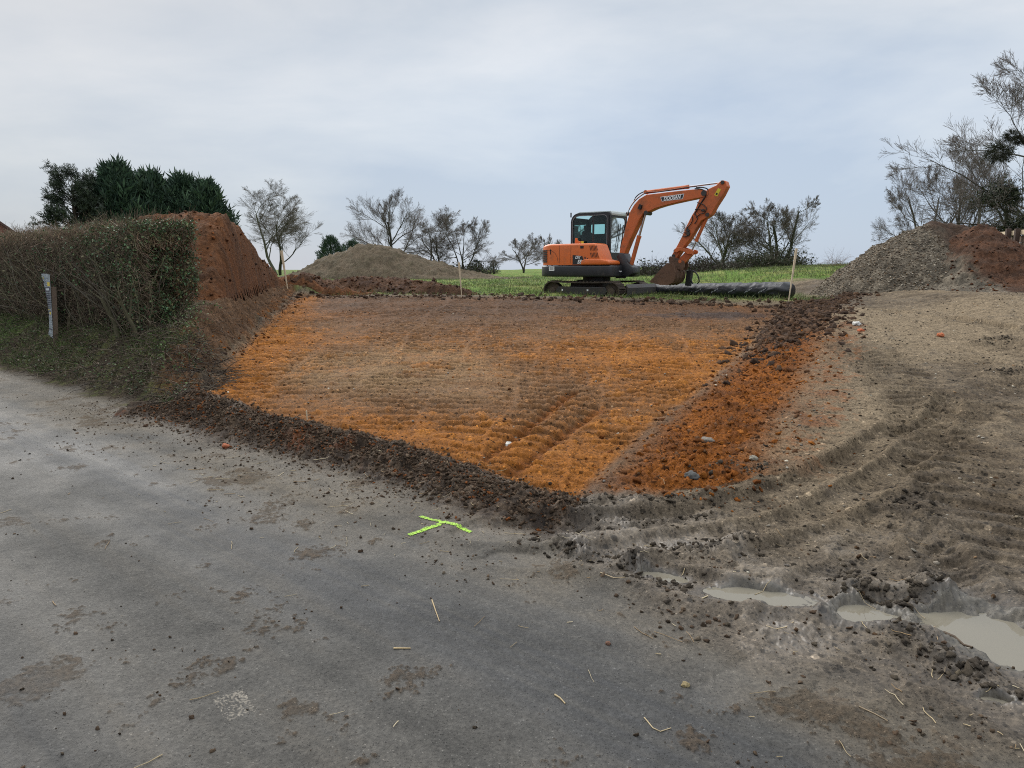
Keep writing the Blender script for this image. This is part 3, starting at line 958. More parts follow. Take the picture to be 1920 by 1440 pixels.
# --- tubes
def tube_arrays(paths, radii, sides=4, cap=False):
    """paths (n,k,3), radii (n,k) -> V, quads"""
    n, k, _ = paths.shape
    T = np.empty_like(paths)
    T[:, 1:-1] = paths[:, 2:] - paths[:, :-2]
    T[:, 0] = paths[:, 1] - paths[:, 0]; T[:, -1] = paths[:, -1] - paths[:, -2]
    T /= np.linalg.norm(T, axis=2, keepdims=True) + 1e-9
    ref = np.where(np.abs(T[..., 2:3]) > 0.9, np.array([1.0, 0, 0]), np.array([0, 0, 1.0]))
    U = np.cross(T, ref); U /= np.linalg.norm(U, axis=2, keepdims=True) + 1e-9
    W = np.cross(T, U)
    a = np.arange(sides) * 2 * PI / sides
    ring = (U[:, :, None, :] * np.cos(a)[None, None, :, None] + W[:, :, None, :] * np.sin(a)[None, None, :, None]) * radii[:, :, None, None]
    V = (paths[:, :, None, :] + ring).reshape(-1, 3)
    b = (np.arange(n) * k * sides)[:, None, None] + (np.arange(k - 1) * sides)[None, :, None]
    j = np.arange(sides)[None, None, :]; j2 = (j + 1) % sides
    Q = np.stack([b + j, b + j2, b + sides + j2, b + sides + j], -1).reshape(-1, 4)
    return V, Q


def wander(P0, D, L, k, jit, rs, up=0.0, sag=0.0):
    """n wandering polylines of k points from P0 along D with lengths L"""
    n = len(P0)
    out = np.empty((n, k, 3)); out[:, 0] = P0
    d = D / (np.linalg.norm(D, axis=1, keepdims=True) + 1e-9)
    st = L / (k - 1)
    for i in range(1, k):
        d = d + rs.normal(0, jit, (n, 3)) + np.array([0, 0, up - sag * i / k])
        d /= np.linalg.norm(d, axis=1, keepdims=True) + 1e-9
        out[:, i] = out[:, i - 1] + d * st[:, None]
    return out


def build_straw():
    rs = np.random.RandomState(5)
    pts = []
    n = 620
    xy = np.stack([rs.uniform(-3.5, 3.2, n), 1.9 + 4.4 * rs.rand(n)], 1)
    s = NX * xy[:, 0] + NY * xy[:, 1]
    keep = (s > 0.9) & (s < 5.2) & (rs.rand(n) < np.exp(-((s - 3.2) / 0.9) ** 2) + 0.10)
    xy = xy[keep]
    n = len(xy)
    a = rs.uniform(0, 2 * PI, n)
    L = 0.02 + 0.13 * rs.rand(n) ** 2.2
    D = np.stack([np.cos(a), np.sin(a), np.zeros(n)], 1)
    k = 5
    W = wander(np.stack([xy[:, 0], xy[:, 1], np.zeros(n)], 1), D, L, k, 0.12, rs)
    zz = full_z(W[..., 0].ravel(), W[..., 1].ravel()).reshape(n, k)
    W[..., 2] = np.maximum(zz, zz.mean(1, keepdims=True)) + 0.004
    W[..., 2] = np.maximum(W[..., 2], WATER_Z + 0.003)
    r = (0.0011 + 0.0013 * rs.rand(n))[:, None] * np.linspace(1, .7, k)[None]
    V, Q = tube_arrays(W, r, 4)
    cols = np.array([(.42, .33, .19), (.34, .26, .15), (.30, .20, .10), (.48, .40, .26)])
    c = np.repeat(cols[rs.randint(0, 4, n)] * rs.uniform(.6, 1.1, n)[:, None], k * 4, 0)
    o = link('straw_litter', mesh_np('straw_litter', V, [Q], True, {'albedo': c}), M_STRAW)
    tag(o, kind='stuff')


build_straw()


# --- puddles
def build_puddles():
    m, nt, b = nodes_of('puddle_water')
    b.inputs['Base Color'].default_value = (.175, .157, .12, 1)
    b.inputs['Roughness'].default_value = 0.03
    b.inputs['IOR'].default_value = 1.42
    b.inputs['Specular IOR Level'].default_value = 0.6
    tc = N(nt, 'ShaderNodeTexCoord')
    nz = N(nt, 'ShaderNodeTexNoise', inp={'Scale': 14.0, 'Detail': 3.0})
    nt.links.new(tc.outputs['Object'], nz.inputs['Vector'])
    bp = N(nt, 'ShaderNodeBump', inp={'Strength': 0.05, 'Distance': 0.01})
    nt.links.new(nz.outputs['Fac'], bp.inputs['Height'])
    nt.links.new(bp.outputs[0], b.inputs['Normal'])
    labs = ['small sliver of muddy water below the churned ridges, end puddle nearest the lime mark',
            'long narrow puddle in a rut with a dark mud ridge along its near side',
            'short pale puddle between the narrow rut puddle and the largest puddle',
            'largest milky grey puddle, filling a wide hollow',
            'tiny round pool of water at the edge of the asphalt below the largest puddle']
    for k, (cx, cy, a, bb, r) in enumerate(PUD):
        ang = np.linspace(0, 2 * PI, 40, endpoint=False)
        u = np.cos(ang) * a * 1.45; v = np.sin(ang) * bb * 1.45
        X = u * math.cos(r) - v * math.sin(r); Y = u * math.sin(r) + v * math.cos(r)
        V = np.concatenate([np.stack([X, Y, np.zeros(40)], 1), [[0, 0, 0]]])
        Fc = np.stack([np.arange(40), (np.arange(40) + 1) % 40, np.full(40, 40)], 1)
        o = link('puddle', mesh_np('puddle', V, [Fc], True), m)
        o.location = (cx, cy, WATER_Z + 0.0012 * k)
        tag(o, labs[k], 'puddle', 'puddles in the churned mud')


build_puddles()


# --- sprayed survey mark
def build_mark():
    m = mat('spray_paint', (.36, .66, .03), 0.7, noise=0.3, nscale=60, dirt=(.07, .06, .042), dirt_amt=0.75, dscale=45)
    strokes = [((766, 1004), (838, 980), 0.020), ((788, 970), (884, 996), 0.017)]
    V, Fc = [], []
    for (a, b, w) in strokes:
        a = np.array(on_z(*a)); b = np.array(on_z(*b))
        d = b - a; L = np.hypot(*d); d /= L; nrm = np.array([-d[1], d[0]])
        nu, nv = 90, 9
        base = len(V)
        rs = np.random.RandomState(3)
        wl = w * (1 + 0.35 * fbm(np.arange(nu) * 0.3, np.zeros(nu), 3, 8) * 2)
        for i in range(nu):
            for j in range(nv):
                p = a + d * L * i / (nu - 1) + nrm * wl[i] * (j / (nv - 1) - 0.5) * 2
                V.append((p[0], p[1], 0))
        for i in range(nu - 1):
            for j in range(nv - 1):
                q = V[base + i * nv + j]
                e = abs(j - (nv - 2) / 2) / (nv / 2)
                if rs.rand() < 0.14 + 0.75 * max(0, e - 0.35): continue
                Fc.append((base + i * nv + j, base + (i + 1) * nv + j, base + (i + 1) * nv + j + 1, base + i * nv + j + 1))
    V = np.array(V)
    V[:, 2] = full_z(V[:, 0], V[:, 1]) + 0.004
    o = link('survey_mark', mesh_np('survey_mark', V, [np.array(Fc)], True), m)
    tag(o, 'lime green T of spray paint on the muddy edge of the road', 'paint mark')


build_mark()
# ------------------------------------------------------------------ heaps
def heap(name, pts, width, back, seed, cols, label, cat, lump=0.05, res=0.05, round_=0.35, pad=None, stuff=None, extra=None):
    """a heap along a crest given as (px, py, Y); cols(x, y, h, n2, n8) -> albedo"""
    C = np.array([at(*p) for p in pts])
    cx, cy = C[:, 0], C[:, 1]
    pad = pad or max(width, back) + 0.6
    x = np.arange(cx.min() - pad, cx.max() + pad, res); y = np.arange(cy.min() - pad, cy.max() + pad, res)
    X, Y = np.meshgrid(x, y, indexing='ij')
    xs, ys = X.ravel().astype(np.float32), Y.ravel().astype(np.float32)
    g = gz(xs, ys)
    wx = xs + 0.22 * fbm(xs * 0.9, ys * 0.9, 3, seed); wy = ys + 0.22 * fbm(xs * 0.9 + 5, ys * 0.9, 3, seed + 1)
    h = np.full(len(xs), -1.0, np.float32)
    hc = C[:, 2] - gz(cx, cy)
    for k in range(len(C) - 1):
        ex, ey = cx[k + 1] - cx[k], cy[k + 1] - cy[k]
        l2 = ex * ex + ey * ey + 1e-9
        t = np.clip(((wx - cx[k]) * ex + (wy - cy[k]) * ey) / l2, 0, 1)
        dx = wx - cx[k] - t * ex; dy = wy - cy[k] - t * ey
        d = np.hypot(dx, dy)
        w = np.where(dy > 0, back, width)
        H = hc[k] + (hc[k + 1] - hc[k]) * t
        q = np.sqrt((d / w) ** 2 + round_ ** 2) - round_
        q = q / (math.sqrt(1 + round_ ** 2) - round_)
        h = np.maximum(h, H * (1 - q) - 0.0)
    ins = macro(xs, ys)[6]
    dLb = macro(xs, ys)[2]
    fb = np.maximum(sm(dLb, 0.30, 0.85), np.maximum(sm(ys, 19.0, 21.0), sm(xs, -1, 0)))
    h = (h + .13) * fb - .13 - 1.2 * ins * (h > -0.5)
    n2 = fbm(xs * 1.6, ys * 1.6, 4, seed + 2); n8 = fbm(xs * 6, ys * 6, 4, seed + 3)
    ca, ra = cells(xs * 5.5 + n2, ys * 5.5, seed)
    lumps = np.sqrt(np.clip(0.30 - ca ** 2, 0, 1)) * ra
    env = sm(h, -0.05, 0.25)
    hh = h + env * (0.10 * n2 + lump * 0.8 * n8 + lump * lumps * 1.5)
    keep = hh > -0.12
    c = cols(xs, ys, h, n2, n8)
    c = c * np.clip(1 + 0.45 * n8 + 0.3 * gnoise(xs * 22, ys * 22, seed), 0.35, 1.8)[:, None]
    nx, ny = X.shape
    i = np.arange(nx - 1)[:, None] * ny + np.arange(ny - 1)[None, :]
    Q = np.stack([i, i + ny, i + ny + 1, i + 1], -1).reshape(-1, 4)
    Q = Q[keep[Q].all(1)]
    u, inv = np.unique(Q.ravel(), return_inverse=True)
    V = np.stack([xs, ys, g + hh], 1)
    base = empty(name, (float(cx.mean()), float(cy.mean()), float(gz(cx.mean(), cy.mean())[0])))
    V = V - np.array(base.location)
    o = link('heap_body', mesh_np('heap_body', V[u], [inv.reshape(-1, 4)], True, {'albedo': np.clip(c[u], .004, .9)}), M_HEAP, base)
    tag(base, label, cat)
    # loose lumps on the face
    if stuff:
        nm, temps, n, smin, smax, pal, mt, cond = stuff
        rs = np.random.RandomState(seed)
        ok = np.where(keep & (h > -0.03) & cond(xs, ys, h, n2))[0]
        j = rs.choice(ok, n)
        sc = smin + (smax - smin) * rs.rand(n) ** 4
        P = np.stack([xs[j] + rs.uniform(-res, res, n) * .5, ys[j] + rs.uniform(-res, res, n) * .5, (g + hh)[j] + sc * .2], 1) - np.array(base.location)
        pal = np.array(pal)
        cc = pal[rs.randint(0, len(pal), n)] * rs.uniform(.65, 1.25, n)[:, None]
        s_ = scatter(nm, temps, P, np.stack([sc * rs.uniform(.8, 1.3, n), sc, sc * rs.uniform(.6, .9, n)], 1), cc, mt, 0.9, rs, parent=base)
        tag(s_, kind='stuff')
    return base


A3 = lambda *c: np.array(c, np.float32)
always = lambda x, y, h, n: np.ones(len(x), bool)
heap('spoil_heap', [(235, 425, 17.5), (300, 408, 15.9), (350, 402, 15.2), (405, 405, 15.2), (450, 422, 15.8), (495, 446, 16.6), (530, 474, 17.8), (556, 508, 19.6)], 2.2, 3.0, 301,
     lambda x, y, h, a, b: mix(mix(A3(.165, .068, .027), A3(.110, .052, .025), sm(a + b, -0.3, 0.4)), A3(.050, .028, .019), sm(a * .8 + b * .6, 0.28, 0.6) * .7),
     'tall heap of reddish brown soil behind the hedge end, above the cut bank', 'soil heap', 0.10,
     stuff=('soil_lumps', CLODS, 3400, 0.006, 0.036, [(.12, .045, .018), (.08, .036, .018), (.045, .026, .018), (.15, .055, .02)], M_CLOD, always))
heap('grassed_heap', [(592, 521, 44), (622, 503, 43), (648, 474, 42), (685, 459, 42), (722, 463, 42), (760, 477, 42), (800, 491, 42), (845, 508, 42.5), (880, 519, 43)], 3.1, 3.1, 311,
     lambda x, y, h, a, b: mix(mix(A3(.130, .098, .064), A3(.092, .074, .046), sm(a + b, -0.3, 0.4)), A3(.06, .04, .028), sm(a + b * .7, 0.3, 0.6) * .7),
     'broad dry grey green earth mound on the field in front of bare trees', 'earth mound', 0.16, res=0.12)
heap('soil_windrow', [(548, 527, 21.6), (600, 523, 22.8), (660, 521, 23.4), (720, 522, 23.4), (790, 528, 22.8), (840, 538, 21.6)], 0.9, 1.0, 321,
     lambda x, y, h, a, b: mix(A3(.110, .058, .032), A3(.065, .037, .025), sm(a + b, -0.3, 0.4)),
     'low dark brown ridge of soil along the back of the dug ground', 'soil ridge', 0.10, res=0.05,
     stuff=('soil_lumps', CLODS, 1300, 0.01, 0.05, [(.08, .038, .022), (.05, .03, .02), (.1, .05, .025)], M_CLOD, always))
heap('gravel_heap', [(1735, 424, 19.2), (1752, 419, 19.2), (1795, 425, 19.2)], 2.75, 2.6, 331,
     lambda x, y, h, a, b: mix(mix(A3(.10, .084, .062), A3(.18, .15, .11), sm(a + b, -0.3, 0.4)), A3(.06, .033, .02), sm(x - 10.40 + a * .5 - .25 * (h < 1.0), 0.0, 0.4) * .92),
     'steep grey gravel heap with a bare pale top, beside the brown soil heap', 'gravel heap', 0.06, res=0.05, round_=0.12,
     stuff=('loose_stones', STONES, 20000, 0.006, 0.027, [(.20, .165, .12), (.14, .11, .08), (.085, .066, .05), (.32, .28, .22), (.17, .12, .075)], M_STONE, lambda x, y, h, n: (x < 10.6)))
heap('soil_heap', [(1822, 430, 18.5), (1838, 425, 18.3), (1850, 451, 17.8), (1866, 488, 17.4), (1892, 512, 16.9)], 2.1, 0.9, 341,
     lambda x, y, h, a, b: mix(mix(A3(.10, .084, .062), A3(.18, .15, .11), sm(a + b, -0.3, 0.4)), mix(mix(A3(.105, .049, .026), A3(.070, .036, .021), sm(a + b + .5 * np.sin(h * 22 + a * 3), -0.4, 0.5)), A3(.035, .022, .016), sm(a * .6 + b * .7, 0.3, 0.6) * .7), sm(x - 10.25 + a * .5 + b * .3, 0.0, 0.4)),
     'reddish brown soil heap tipped against the gravel heap, before the timber fence', 'soil heap', 0.09, res=0.05, round_=0.25,
     stuff=('soil_lumps', CLODS, 1600, 0.006, 0.032, [(.11, .045, .02), (.075, .033, .018), (.045, .026, .018)], M_CLOD, always))
# ------------------------------------------------------------------ trees
def perp_dirs(T, ang, rs):
    n = len(T)
    r = rs.normal(0, 1, (n, 3))
    r -= T * (r * T).sum(1, keepdims=True)
    r /= np.linalg.norm(r, axis=1, keepdims=True) + 1e-9
    return T * np.cos(ang)[:, None] + r * np.sin(ang)[:, None]


def grow(P0, D, L, R, levels, rs):
    """levels: dicts k, jit, up, taper, and for the children n, t0, ang, lr, rr -> list of (paths, radii)"""
    out = []
    for lv in levels:
        k = lv['k']
        W = wander(P0, D, L, k, lv['jit'], rs, lv.get('up', 0.0), lv.get('sag', 0.0))
        rad = R[:, None] * np.linspace(1, lv.get('taper', 0.5), k)[None]
        out.append((W, rad))
        if 'n' not in lv: break
        n, nc = len(P0), lv['n']
        t = lv['t0'] + (1 - lv['t0']) * ((np.arange(nc)[None, :] + rs.rand(n, nc)) / nc)
        t = np.clip(t, 0, 0.999)
        i = np.floor(t * (k - 1)).astype(int); f = t * (k - 1) - i
        b = np.arange(n)[:, None]
        p = W[b, i] * (1 - f[..., None]) + W[b, i + 1] * f[..., None]
        T = W[b, i + 1] - W[b, i]
        T /= np.linalg.norm(T, axis=2, keepdims=True) + 1e-9
        ang = np.radians(lv['ang']) * rs.uniform(0.55, 1.25, (n, nc)) * (1.1 - 0.45 * t)
        d = perp_dirs(T.reshape(-1, 3), ang.ravel(), rs)
        d[:, 2] += lv.get('lift', 0.0)
        Lc = L[:, None] * lv['lr'] * (1.15 - 0.55 * t) * rs.uniform(0.65, 1.2, (n, nc))
        Rc = R[:, None] * (1 - (1 - lv.get('taper', 0.5)) * t) * lv['rr'] * rs.uniform(.8, 1.1, (n, nc))
        P0, D, L, R = p.reshape(-1, 3), d, Lc.ravel(), Rc.ravel()
    return out


def leaf_spray(rs_seed=0, n=5, w=0.18):
    """a flat feather of pointed leaves along +X"""
    rs = np.random.RandomState(rs_seed)
    V, Fc = [], []
    for i in range(n):
        t = i / max(1, n - 1)
        a = (rs.uniform(-1, 1) * 0.9) if i < n - 1 else 0
        L = rs.uniform(.35, .6)
        p = np.array([t * 0.6, 0, 0])
        d = np.array([math.cos(a), math.sin(a), rs.uniform(-.35, .35)])
        s = np.array([-d[1], d[0], 0]) * w * L
        b = len(V)
        V += [p - s * .3, p + d * L * .45 - s, p + d * L, p + d * L * .45 + s]
        Fc.append([b, b + 1, b + 2, b + 3])
    return np.array(V, np.float32), np.array(Fc, np.int32)


def leaf_single(bend=0.2):
    V = np.array([[0, 0, 0], [.45, -.33, bend], [1, 0, 0], [.45, .33, bend], [.5, 0, 0]], np.float32)
    return V, np.array([[0, 1, 4], [1, 2, 4], [2, 3, 4], [3, 0, 4]], np.int32)


SPRAYS = [leaf_spray(s, 5, .16) for s in range(5)]
FEATHERS = [leaf_spray(s + 20, 7, .10) for s in range(5)]
LEAVES = [leaf_single(.2), leaf_single(-.1), leaf_single(.05)]


def dir_mats(D, rs):
    """rotations that take +X to the directions D with a random roll"""
    X = D / (np.linalg.norm(D, axis=1, keepdims=True) + 1e-9)
    r = rs.normal(0, 1, X.shape)
    Y = np.cross(r, X); Y /= np.linalg.norm(Y, axis=1, keepdims=True) + 1e-9
    Z = np.cross(X, Y)
    return np.stack([X, Y, Z], 2).astype(np.float32)


def tree_mesh(name, parts, cols, parent, rs, sides=(6, 5, 4, 3, 3, 3)):
    V, Q, C = [], [], []
    off = 0
    for i, (W, R) in parts:
        sd = sides[min(i, len(sides) - 1)]
        v, q = tube_arrays(W, R, sd)
        V.append(v); Q.append(q + off); off += len(v)
        c = np.array(cols[min(i, len(cols) - 1)])[None] * rs.uniform(.7, 1.3, len(W))[:, None]
        C.append(np.repeat(c, W.shape[1] * sd, 0))
    return link(name, mesh_np(name, np.concatenate(V), [np.concatenate(Q)], True, {'albedo': np.concatenate(C)}), M_BARK, parent)


GREYBARK = [(.070, .064, .052), (.080, .072, .060), (.095, .086, .074), (.125, .110, .097), (.14, .12, .107), (.15, .125, .11)]
GREENBARK = [(.070, .072, .044), (.075, .078, .048), (.090, .088, .060), (.115, .105, .076), (.13, .115, .09), (.14, .12, .10)]


def bare_tree(base_px, Y, H, seed, label, group=None, stems=1, lean=(0, 0), spread=1.0, up=0.04, r0=None, bark=GREYBARK, dens=1.13, zb=None, ivy=0, twig=1.0, low=0.2, name='bare_tree', balls=None, ang1=58, rmin=0.0045, wid=None):
    rs = np.random.RandomState(seed)
    p = at(base_px, 505, Y)
    z0 = float(gz(p[0], p[1])[0]) if zb is None else zb
    root = empty(name, (p[0], p[1], z0 - 0.15))
    tag(root, label, 'tree', group)
    r0 = (r0 or H * 0.022) * 0.62
    n = stems
    a = rs.uniform(0, 2 * PI) + np.arange(n) * 2 * PI / n
    t = (0.0 if n == 1 else 0.30 * spread)
    D = np.stack([np.cos(a) * t + lean[0], np.sin(a) * t + lean[1], np.ones(n)], 1)
    P0 = np.stack([np.cos(a) * r0 * .7 * (n > 1), np.sin(a) * r0 * .7 * (n > 1), np.zeros(n)], 1)
    L = np.full(n, H * (0.56 if n == 1 else 0.66)) * rs.uniform(.85, 1.1, n)
    R = np.full(n, r0 / math.sqrt(n) * 1.1)
    q = lambda v: max(2, int(round(v * dens)))
    levels = [
        dict(k=10, jit=.08, up=.02, taper=.3, n=max(3, int(round(11 * dens / n ** .75))), t0=low, ang=ang1 * spread, lr=.92 if n == 1 else .70, rr=.55),
        dict(k=9, jit=.10, up=up, taper=.3, n=q(7), t0=.2, ang=42, lr=.55, rr=.50),
        dict(k=7, jit=.11, up=up, taper=.4, n=q(6), t0=.15, ang=38, lr=.58, rr=.52),
        dict(k=5, jit=.11, up=up * .8, taper=.5, n=q(5), t0=.1, ang=32, lr=.66, rr=.58),
        dict(k=4, jit=.12, up=up * .6, taper=.6, n=q(3), t0=.1, ang=30, lr=.74, rr=.7),
        dict(k=3, jit=.12, up=.03, taper=.6),
    ]
    G = grow(P0, D, L, R, levels, rs)
    zmax = np.percentile(G[4][0][..., 2], 99.7)
    k = H / zmax
    kx = k
    if wid:
        e = np.concatenate([G[4][0][:, -1, 0], G[4][0][:, -1, 1]])
        kx = wid / (np.percentile(e, 98.5) - np.percentile(e, 1.5))
    G = [(w * np.array([kx, kx, k]), np.maximum(r, rmin * twig)) for w, r in G]
    tree_mesh('trunk', [(i, G[i]) for i in (0, 1)], bark, root, rs)
    tree_mesh('crown', [(i, G[i]) for i in range(2, 6)], bark, root, rs)
    if ivy:
        w, r = G[0]; w1, r1 = G[1]
        pts = np.concatenate([w[:, :6].reshape(-1, 3), w1[:, :3].reshape(-1, 3)])
        j = rs.randint(0, len(pts), ivy)
        P = pts[j] + rs.normal(0, H * 0.022, (ivy, 3)) * np.array([1, 1, 1.6])
        D_ = rs.normal(0, 1, (ivy, 3)); D_[:, 2] -= .2
        sc = rs.uniform(.10, .22, ivy) * max(1, H / 9)
        c = np.array([(.020, .034, .014), (.030, .045, .018), (.016, .026, .012)])[rs.randint(0, 3, ivy)]
        scatter('ivy', SPRAYS, P, np.stack([sc, sc, sc], 1), c, M_LEAF, rot=dir_mats(D_, rs), rs=rs, smooth=False, parent=root)
    if balls:
        # mistletoe: round bunches of twigs and leaves on the limbs
        for (bx, by, bY, br) in balls:
            c0 = at(bx, by, bY) - np.array(root.location)
            nn = 620
            D_ = rs.normal(0, 1, (nn, 3)); D_ /= np.linalg.norm(D_, axis=1, keepdims=True)
            P = c0 + D_ * br * rs.uniform(.15, .8, nn)[:, None] * np.array([1.15, 1, .85])
            sc = br * rs.uniform(.25, .5, nn)
            c = np.array([(.030, .036, .018), (.042, .046, .022), (.022, .026, .015)])[rs.randint(0, 3, nn)]
            scatter('mistletoe', FEATHERS, P, np.stack([sc, sc, sc], 1), c, M_LEAF, rot=dir_mats(D_ + np.array([0, 0, -.15]), rs), rs=rs, smooth=False, parent=root)
    return root


G1 = 'bare trees along the far edge of the field'
bare_tree(522, 62, 7.9, 1, 'open bare tree with two slim trunks rising behind the brown spoil heap', G1, stems=2, spread=.75, r0=.30, up=.035, bark=GREENBARK, wid=8.2)
bare_tree(745, 74, 8.4, 2, 'tallest bare tree of the clump behind the grey green mound', G1, spread=1.12, r0=.34, up=.035, wid=9.4)
bare_tree(818, 78, 6.8, 3, 'bare tree in the middle of the clump, slightly left of the ivy stump', G1, stems=3, spread=.95, r0=.30, up=.035, wid=6.6)
bare_tree(868, 80, 6.3, 4, 'bushy bare tree at the right end of the clump behind the mound', G1, stems=4, spread=1.3, r0=.30, up=.035, wid=7.6)
bare_tree(982, 92, 5.1, 5, 'pale bare tree standing alone behind the excavator tail', G1, stems=2, spread=1.1, r0=.26, up=.035, wid=7.2)
bare_tree(1030, 100, 5.0, 6, 'faint bare tree half hidden by the excavator rear', G1, stems=2, spread=1.1, r0=.24, up=.035, wid=4.6)
bare_tree(1348, 52, 4.6, 7, 'round bare tree seen between the excavator arm and the wide ivy tree', G1, spread=1.15, r0=.24, up=.035, bark=GREENBARK, zb=1.2, wid=5.0)
bare_tree(1462, 50, 5.1, 8, 'wide bare tree with several ivy clad trunks behind the black roll', G1, stems=4, spread=1.25, r0=.40, up=.03, bark=GREENBARK, ivy=900, zb=1.35, wid=5.7)
bare_tree(1740, 44, 6.6, 9, 'leaning bare tree at the left of the group behind the gravel heap', 'bare trees behind the gravel heap', stems=3, spread=1.25, r0=.26, up=.035, zb=1.3, lean=(-.12, 0), wid=5.8, rmin=.0036)
bare_tree(1812, 42, 7.5, 10, 'upright bare tree right behind the peak of the gravel heap', 'bare trees behind the gravel heap', stems=2, spread=1.05, r0=.28, up=.035, zb=1.3, wid=5.0, rmin=.0036)
bare_tree(1985, 30, 9.6, 12, 'tall bare tree with mistletoe bunches reaching in over the fence', 'bare trees behind the gravel heap', stems=2, spread=1.15, r0=.30, up=.03, lean=(-.18, 0), zb=1.3,
          balls=[(1873, 286, 29.0, .50), (1896, 255, 29.5, .30), (1912, 262, 29.0, .28)])


def conifer(base_px, Y, top_px, top_py, halfw, seed, label, group, n=3200, name='conifer', col=None, slim=1.0, lo=0.1, expo=0.55):
    rs = np.random.RandomState(seed)
    p = at(base_px, 505, Y); z0 = float(gz(p[0], p[1])[0])
    H = at(top_px, top_py, Y)[2] - z0
    root = empty(name, (p[0], p[1], z0 - 0.1))
    tag(root, label, 'tree', group)
    W = wander(np.zeros((1, 3)), np.array([[0, 0, 1.0]]), np.array([H * .97]), 8, .015, rs)
    tree_mesh('trunk', [(0, (W, np.linspace(.18, .03, 8)[None]))], [(.035, .028, .022)], root, rs)
    t = rs.rand(n) ** 0.8
    hz = lo + (1 - lo) * t
    prof = np.clip((1 - hz) / .9, 0, 1) ** expo * (0.75 + 0.25 * np.clip(hz / .35, 0, 1))
    a = rs.uniform(0, 2 * PI, n)
    bump = 1 + 0.20 * np.sin(a * 3 + seed + hz * 5) + 0.14 * np.sin(a * 7 + hz * 17 + seed * 2)
    rad = halfw * prof * bump * (1.06 - 0.6 * rs.rand(n) ** 1.8)
    P = np.stack([np.cos(a) * rad, np.sin(a) * rad, hz * H * .90], 1)
    D = np.stack([np.cos(a), np.sin(a), rs.uniform(.35, 1.6, n) * slim + .8 * hz], 1) + rs.normal(0, .3, (n, 3))
    big = rs.rand(n) < .10
    D[:, 2] += .9 * big
    sc = (rs.uniform(.35, 1.0, n) + .45 * big) * (H / 6.5) * (.75 + .35 * (1 - hz))
    pal = np.array(col or [(.036, .066, .042), (.050, .090, .052), (.070, .115, .062), (.028, .052, .034)])
    c = pal[rs.randint(0, len(pal), n)] * rs.uniform(.6, 1.4, n)[:, None]
    scatter('crown', FEATHERS, P, np.stack([sc, sc, sc], 1), c, M_LEAF, rot=dir_mats(D, rs), rs=rs, smooth=False, parent=root)
    return root


G2 = 'dark conifers behind the hedge'
conifer(232, 44, 232, 296, 2.1, 51, 'tallest dark conifer of the row, at its left end beside the pine', G2, 5200)
conifer(292, 45, 300, 313, 2.0, 52, 'dark conifer in the row, just right of the tallest one', G2, 4400)
conifer(352, 46, 352, 319, 2.0, 53, 'dark conifer in the row with a blunt top above the spoil heap', G2, 4400)
conifer(395, 45, 388, 328, 1.5, 54, 'dark conifer at the right end of the row, its edge sloping down', G2, 4200, expo=.62)
G3 = 'small firs behind the earth mound'
conifer(622, 66, 628, 437, 1.4, 55, 'small dark fir at the left foot of the grey green mound', G3, 1500, 'fir_tree', lo=.03)
conifer(662, 68, 660, 446, 1.5, 56, 'small dark fir tucked behind the slope of the grey green mound', G3, 1500, 'fir_tree', lo=.03)
conifer(926, 82, 926, 484, .55, 57, 'little ivy clad stump standing alone on the field skyline', None, 700, 'ivy_stump', [(.02, .032, .016), (.03, .045, .02)], lo=.02)
conifer(893, 78, 893, 484, .95, 58, 'dark evergreen bush under the right end of the bare clump', None, 900, 'evergreen_bush', [(.018, .028, .014), (.026, .038, .018)], lo=.02)


def pine(base_px, Y, top_py, seed):
    rs = np.random.RandomState(seed)
    p = at(base_px, 505, Y); z0 = float(gz(p[0], p[1])[0]); H = at(base_px, top_py, Y)[2] - z0
    root = empty('pine_tree', (p[0], p[1], z0 - .1))
    tag(root, 'gappy dark pine with clumped needles, left of the conifer row', 'tree')
    lv = [dict(k=9, jit=.03, taper=.3, n=26, t0=.36, ang=78, lr=.36, rr=.4), dict(k=6, jit=.12, up=.02, taper=.5, n=5, t0=.3, ang=50, lr=.45, rr=.6), dict(k=4, jit=.15, up=.035, taper=.6)]
    G = grow(np.zeros((1, 3)), np.array([[0.02, 0, 1.0]]), np.array([H * .96]), np.array([.2]), lv, rs)
    tree_mesh('trunk', [(0, G[0])], [(.045, .034, .026)], root, rs)
    P, D, S = [], [], []
    for w, r in G[1:]:
        e = w[:, -1]; m = w[:, -2]
        P += [e, m]; D += [e - m, e - m]
    tree_mesh('limbs', [(i, G[i]) for i in (1, 2)], [(.04, .03, .024)], root, rs)
    P = np.concatenate(P); D = np.concatenate(D); D /= np.linalg.norm(D, axis=1, keepdims=True)
    rep = 13
    P = np.repeat(P, rep, 0) + rs.normal(0, .13, (len(P) * rep, 3)); D = np.repeat(D, rep, 0) * .6 + rs.normal(0, .8, (len(P), 3)) + np.array([0, 0, .35])
    sc = rs.uniform(.22, .42, len(P))
    pal = np.array([(.030, .044, .026), (.044, .062, .034), (.022, .032, .020)])
    scatter('crown', FEATHERS, P, np.stack([sc, sc, sc], 1), pal[rs.randint(0, 3, len(P))], M_LEAF, rot=dir_mats(D, rs), rs=rs, smooth=False, parent=root)


pine(150, 42, 336, 61)


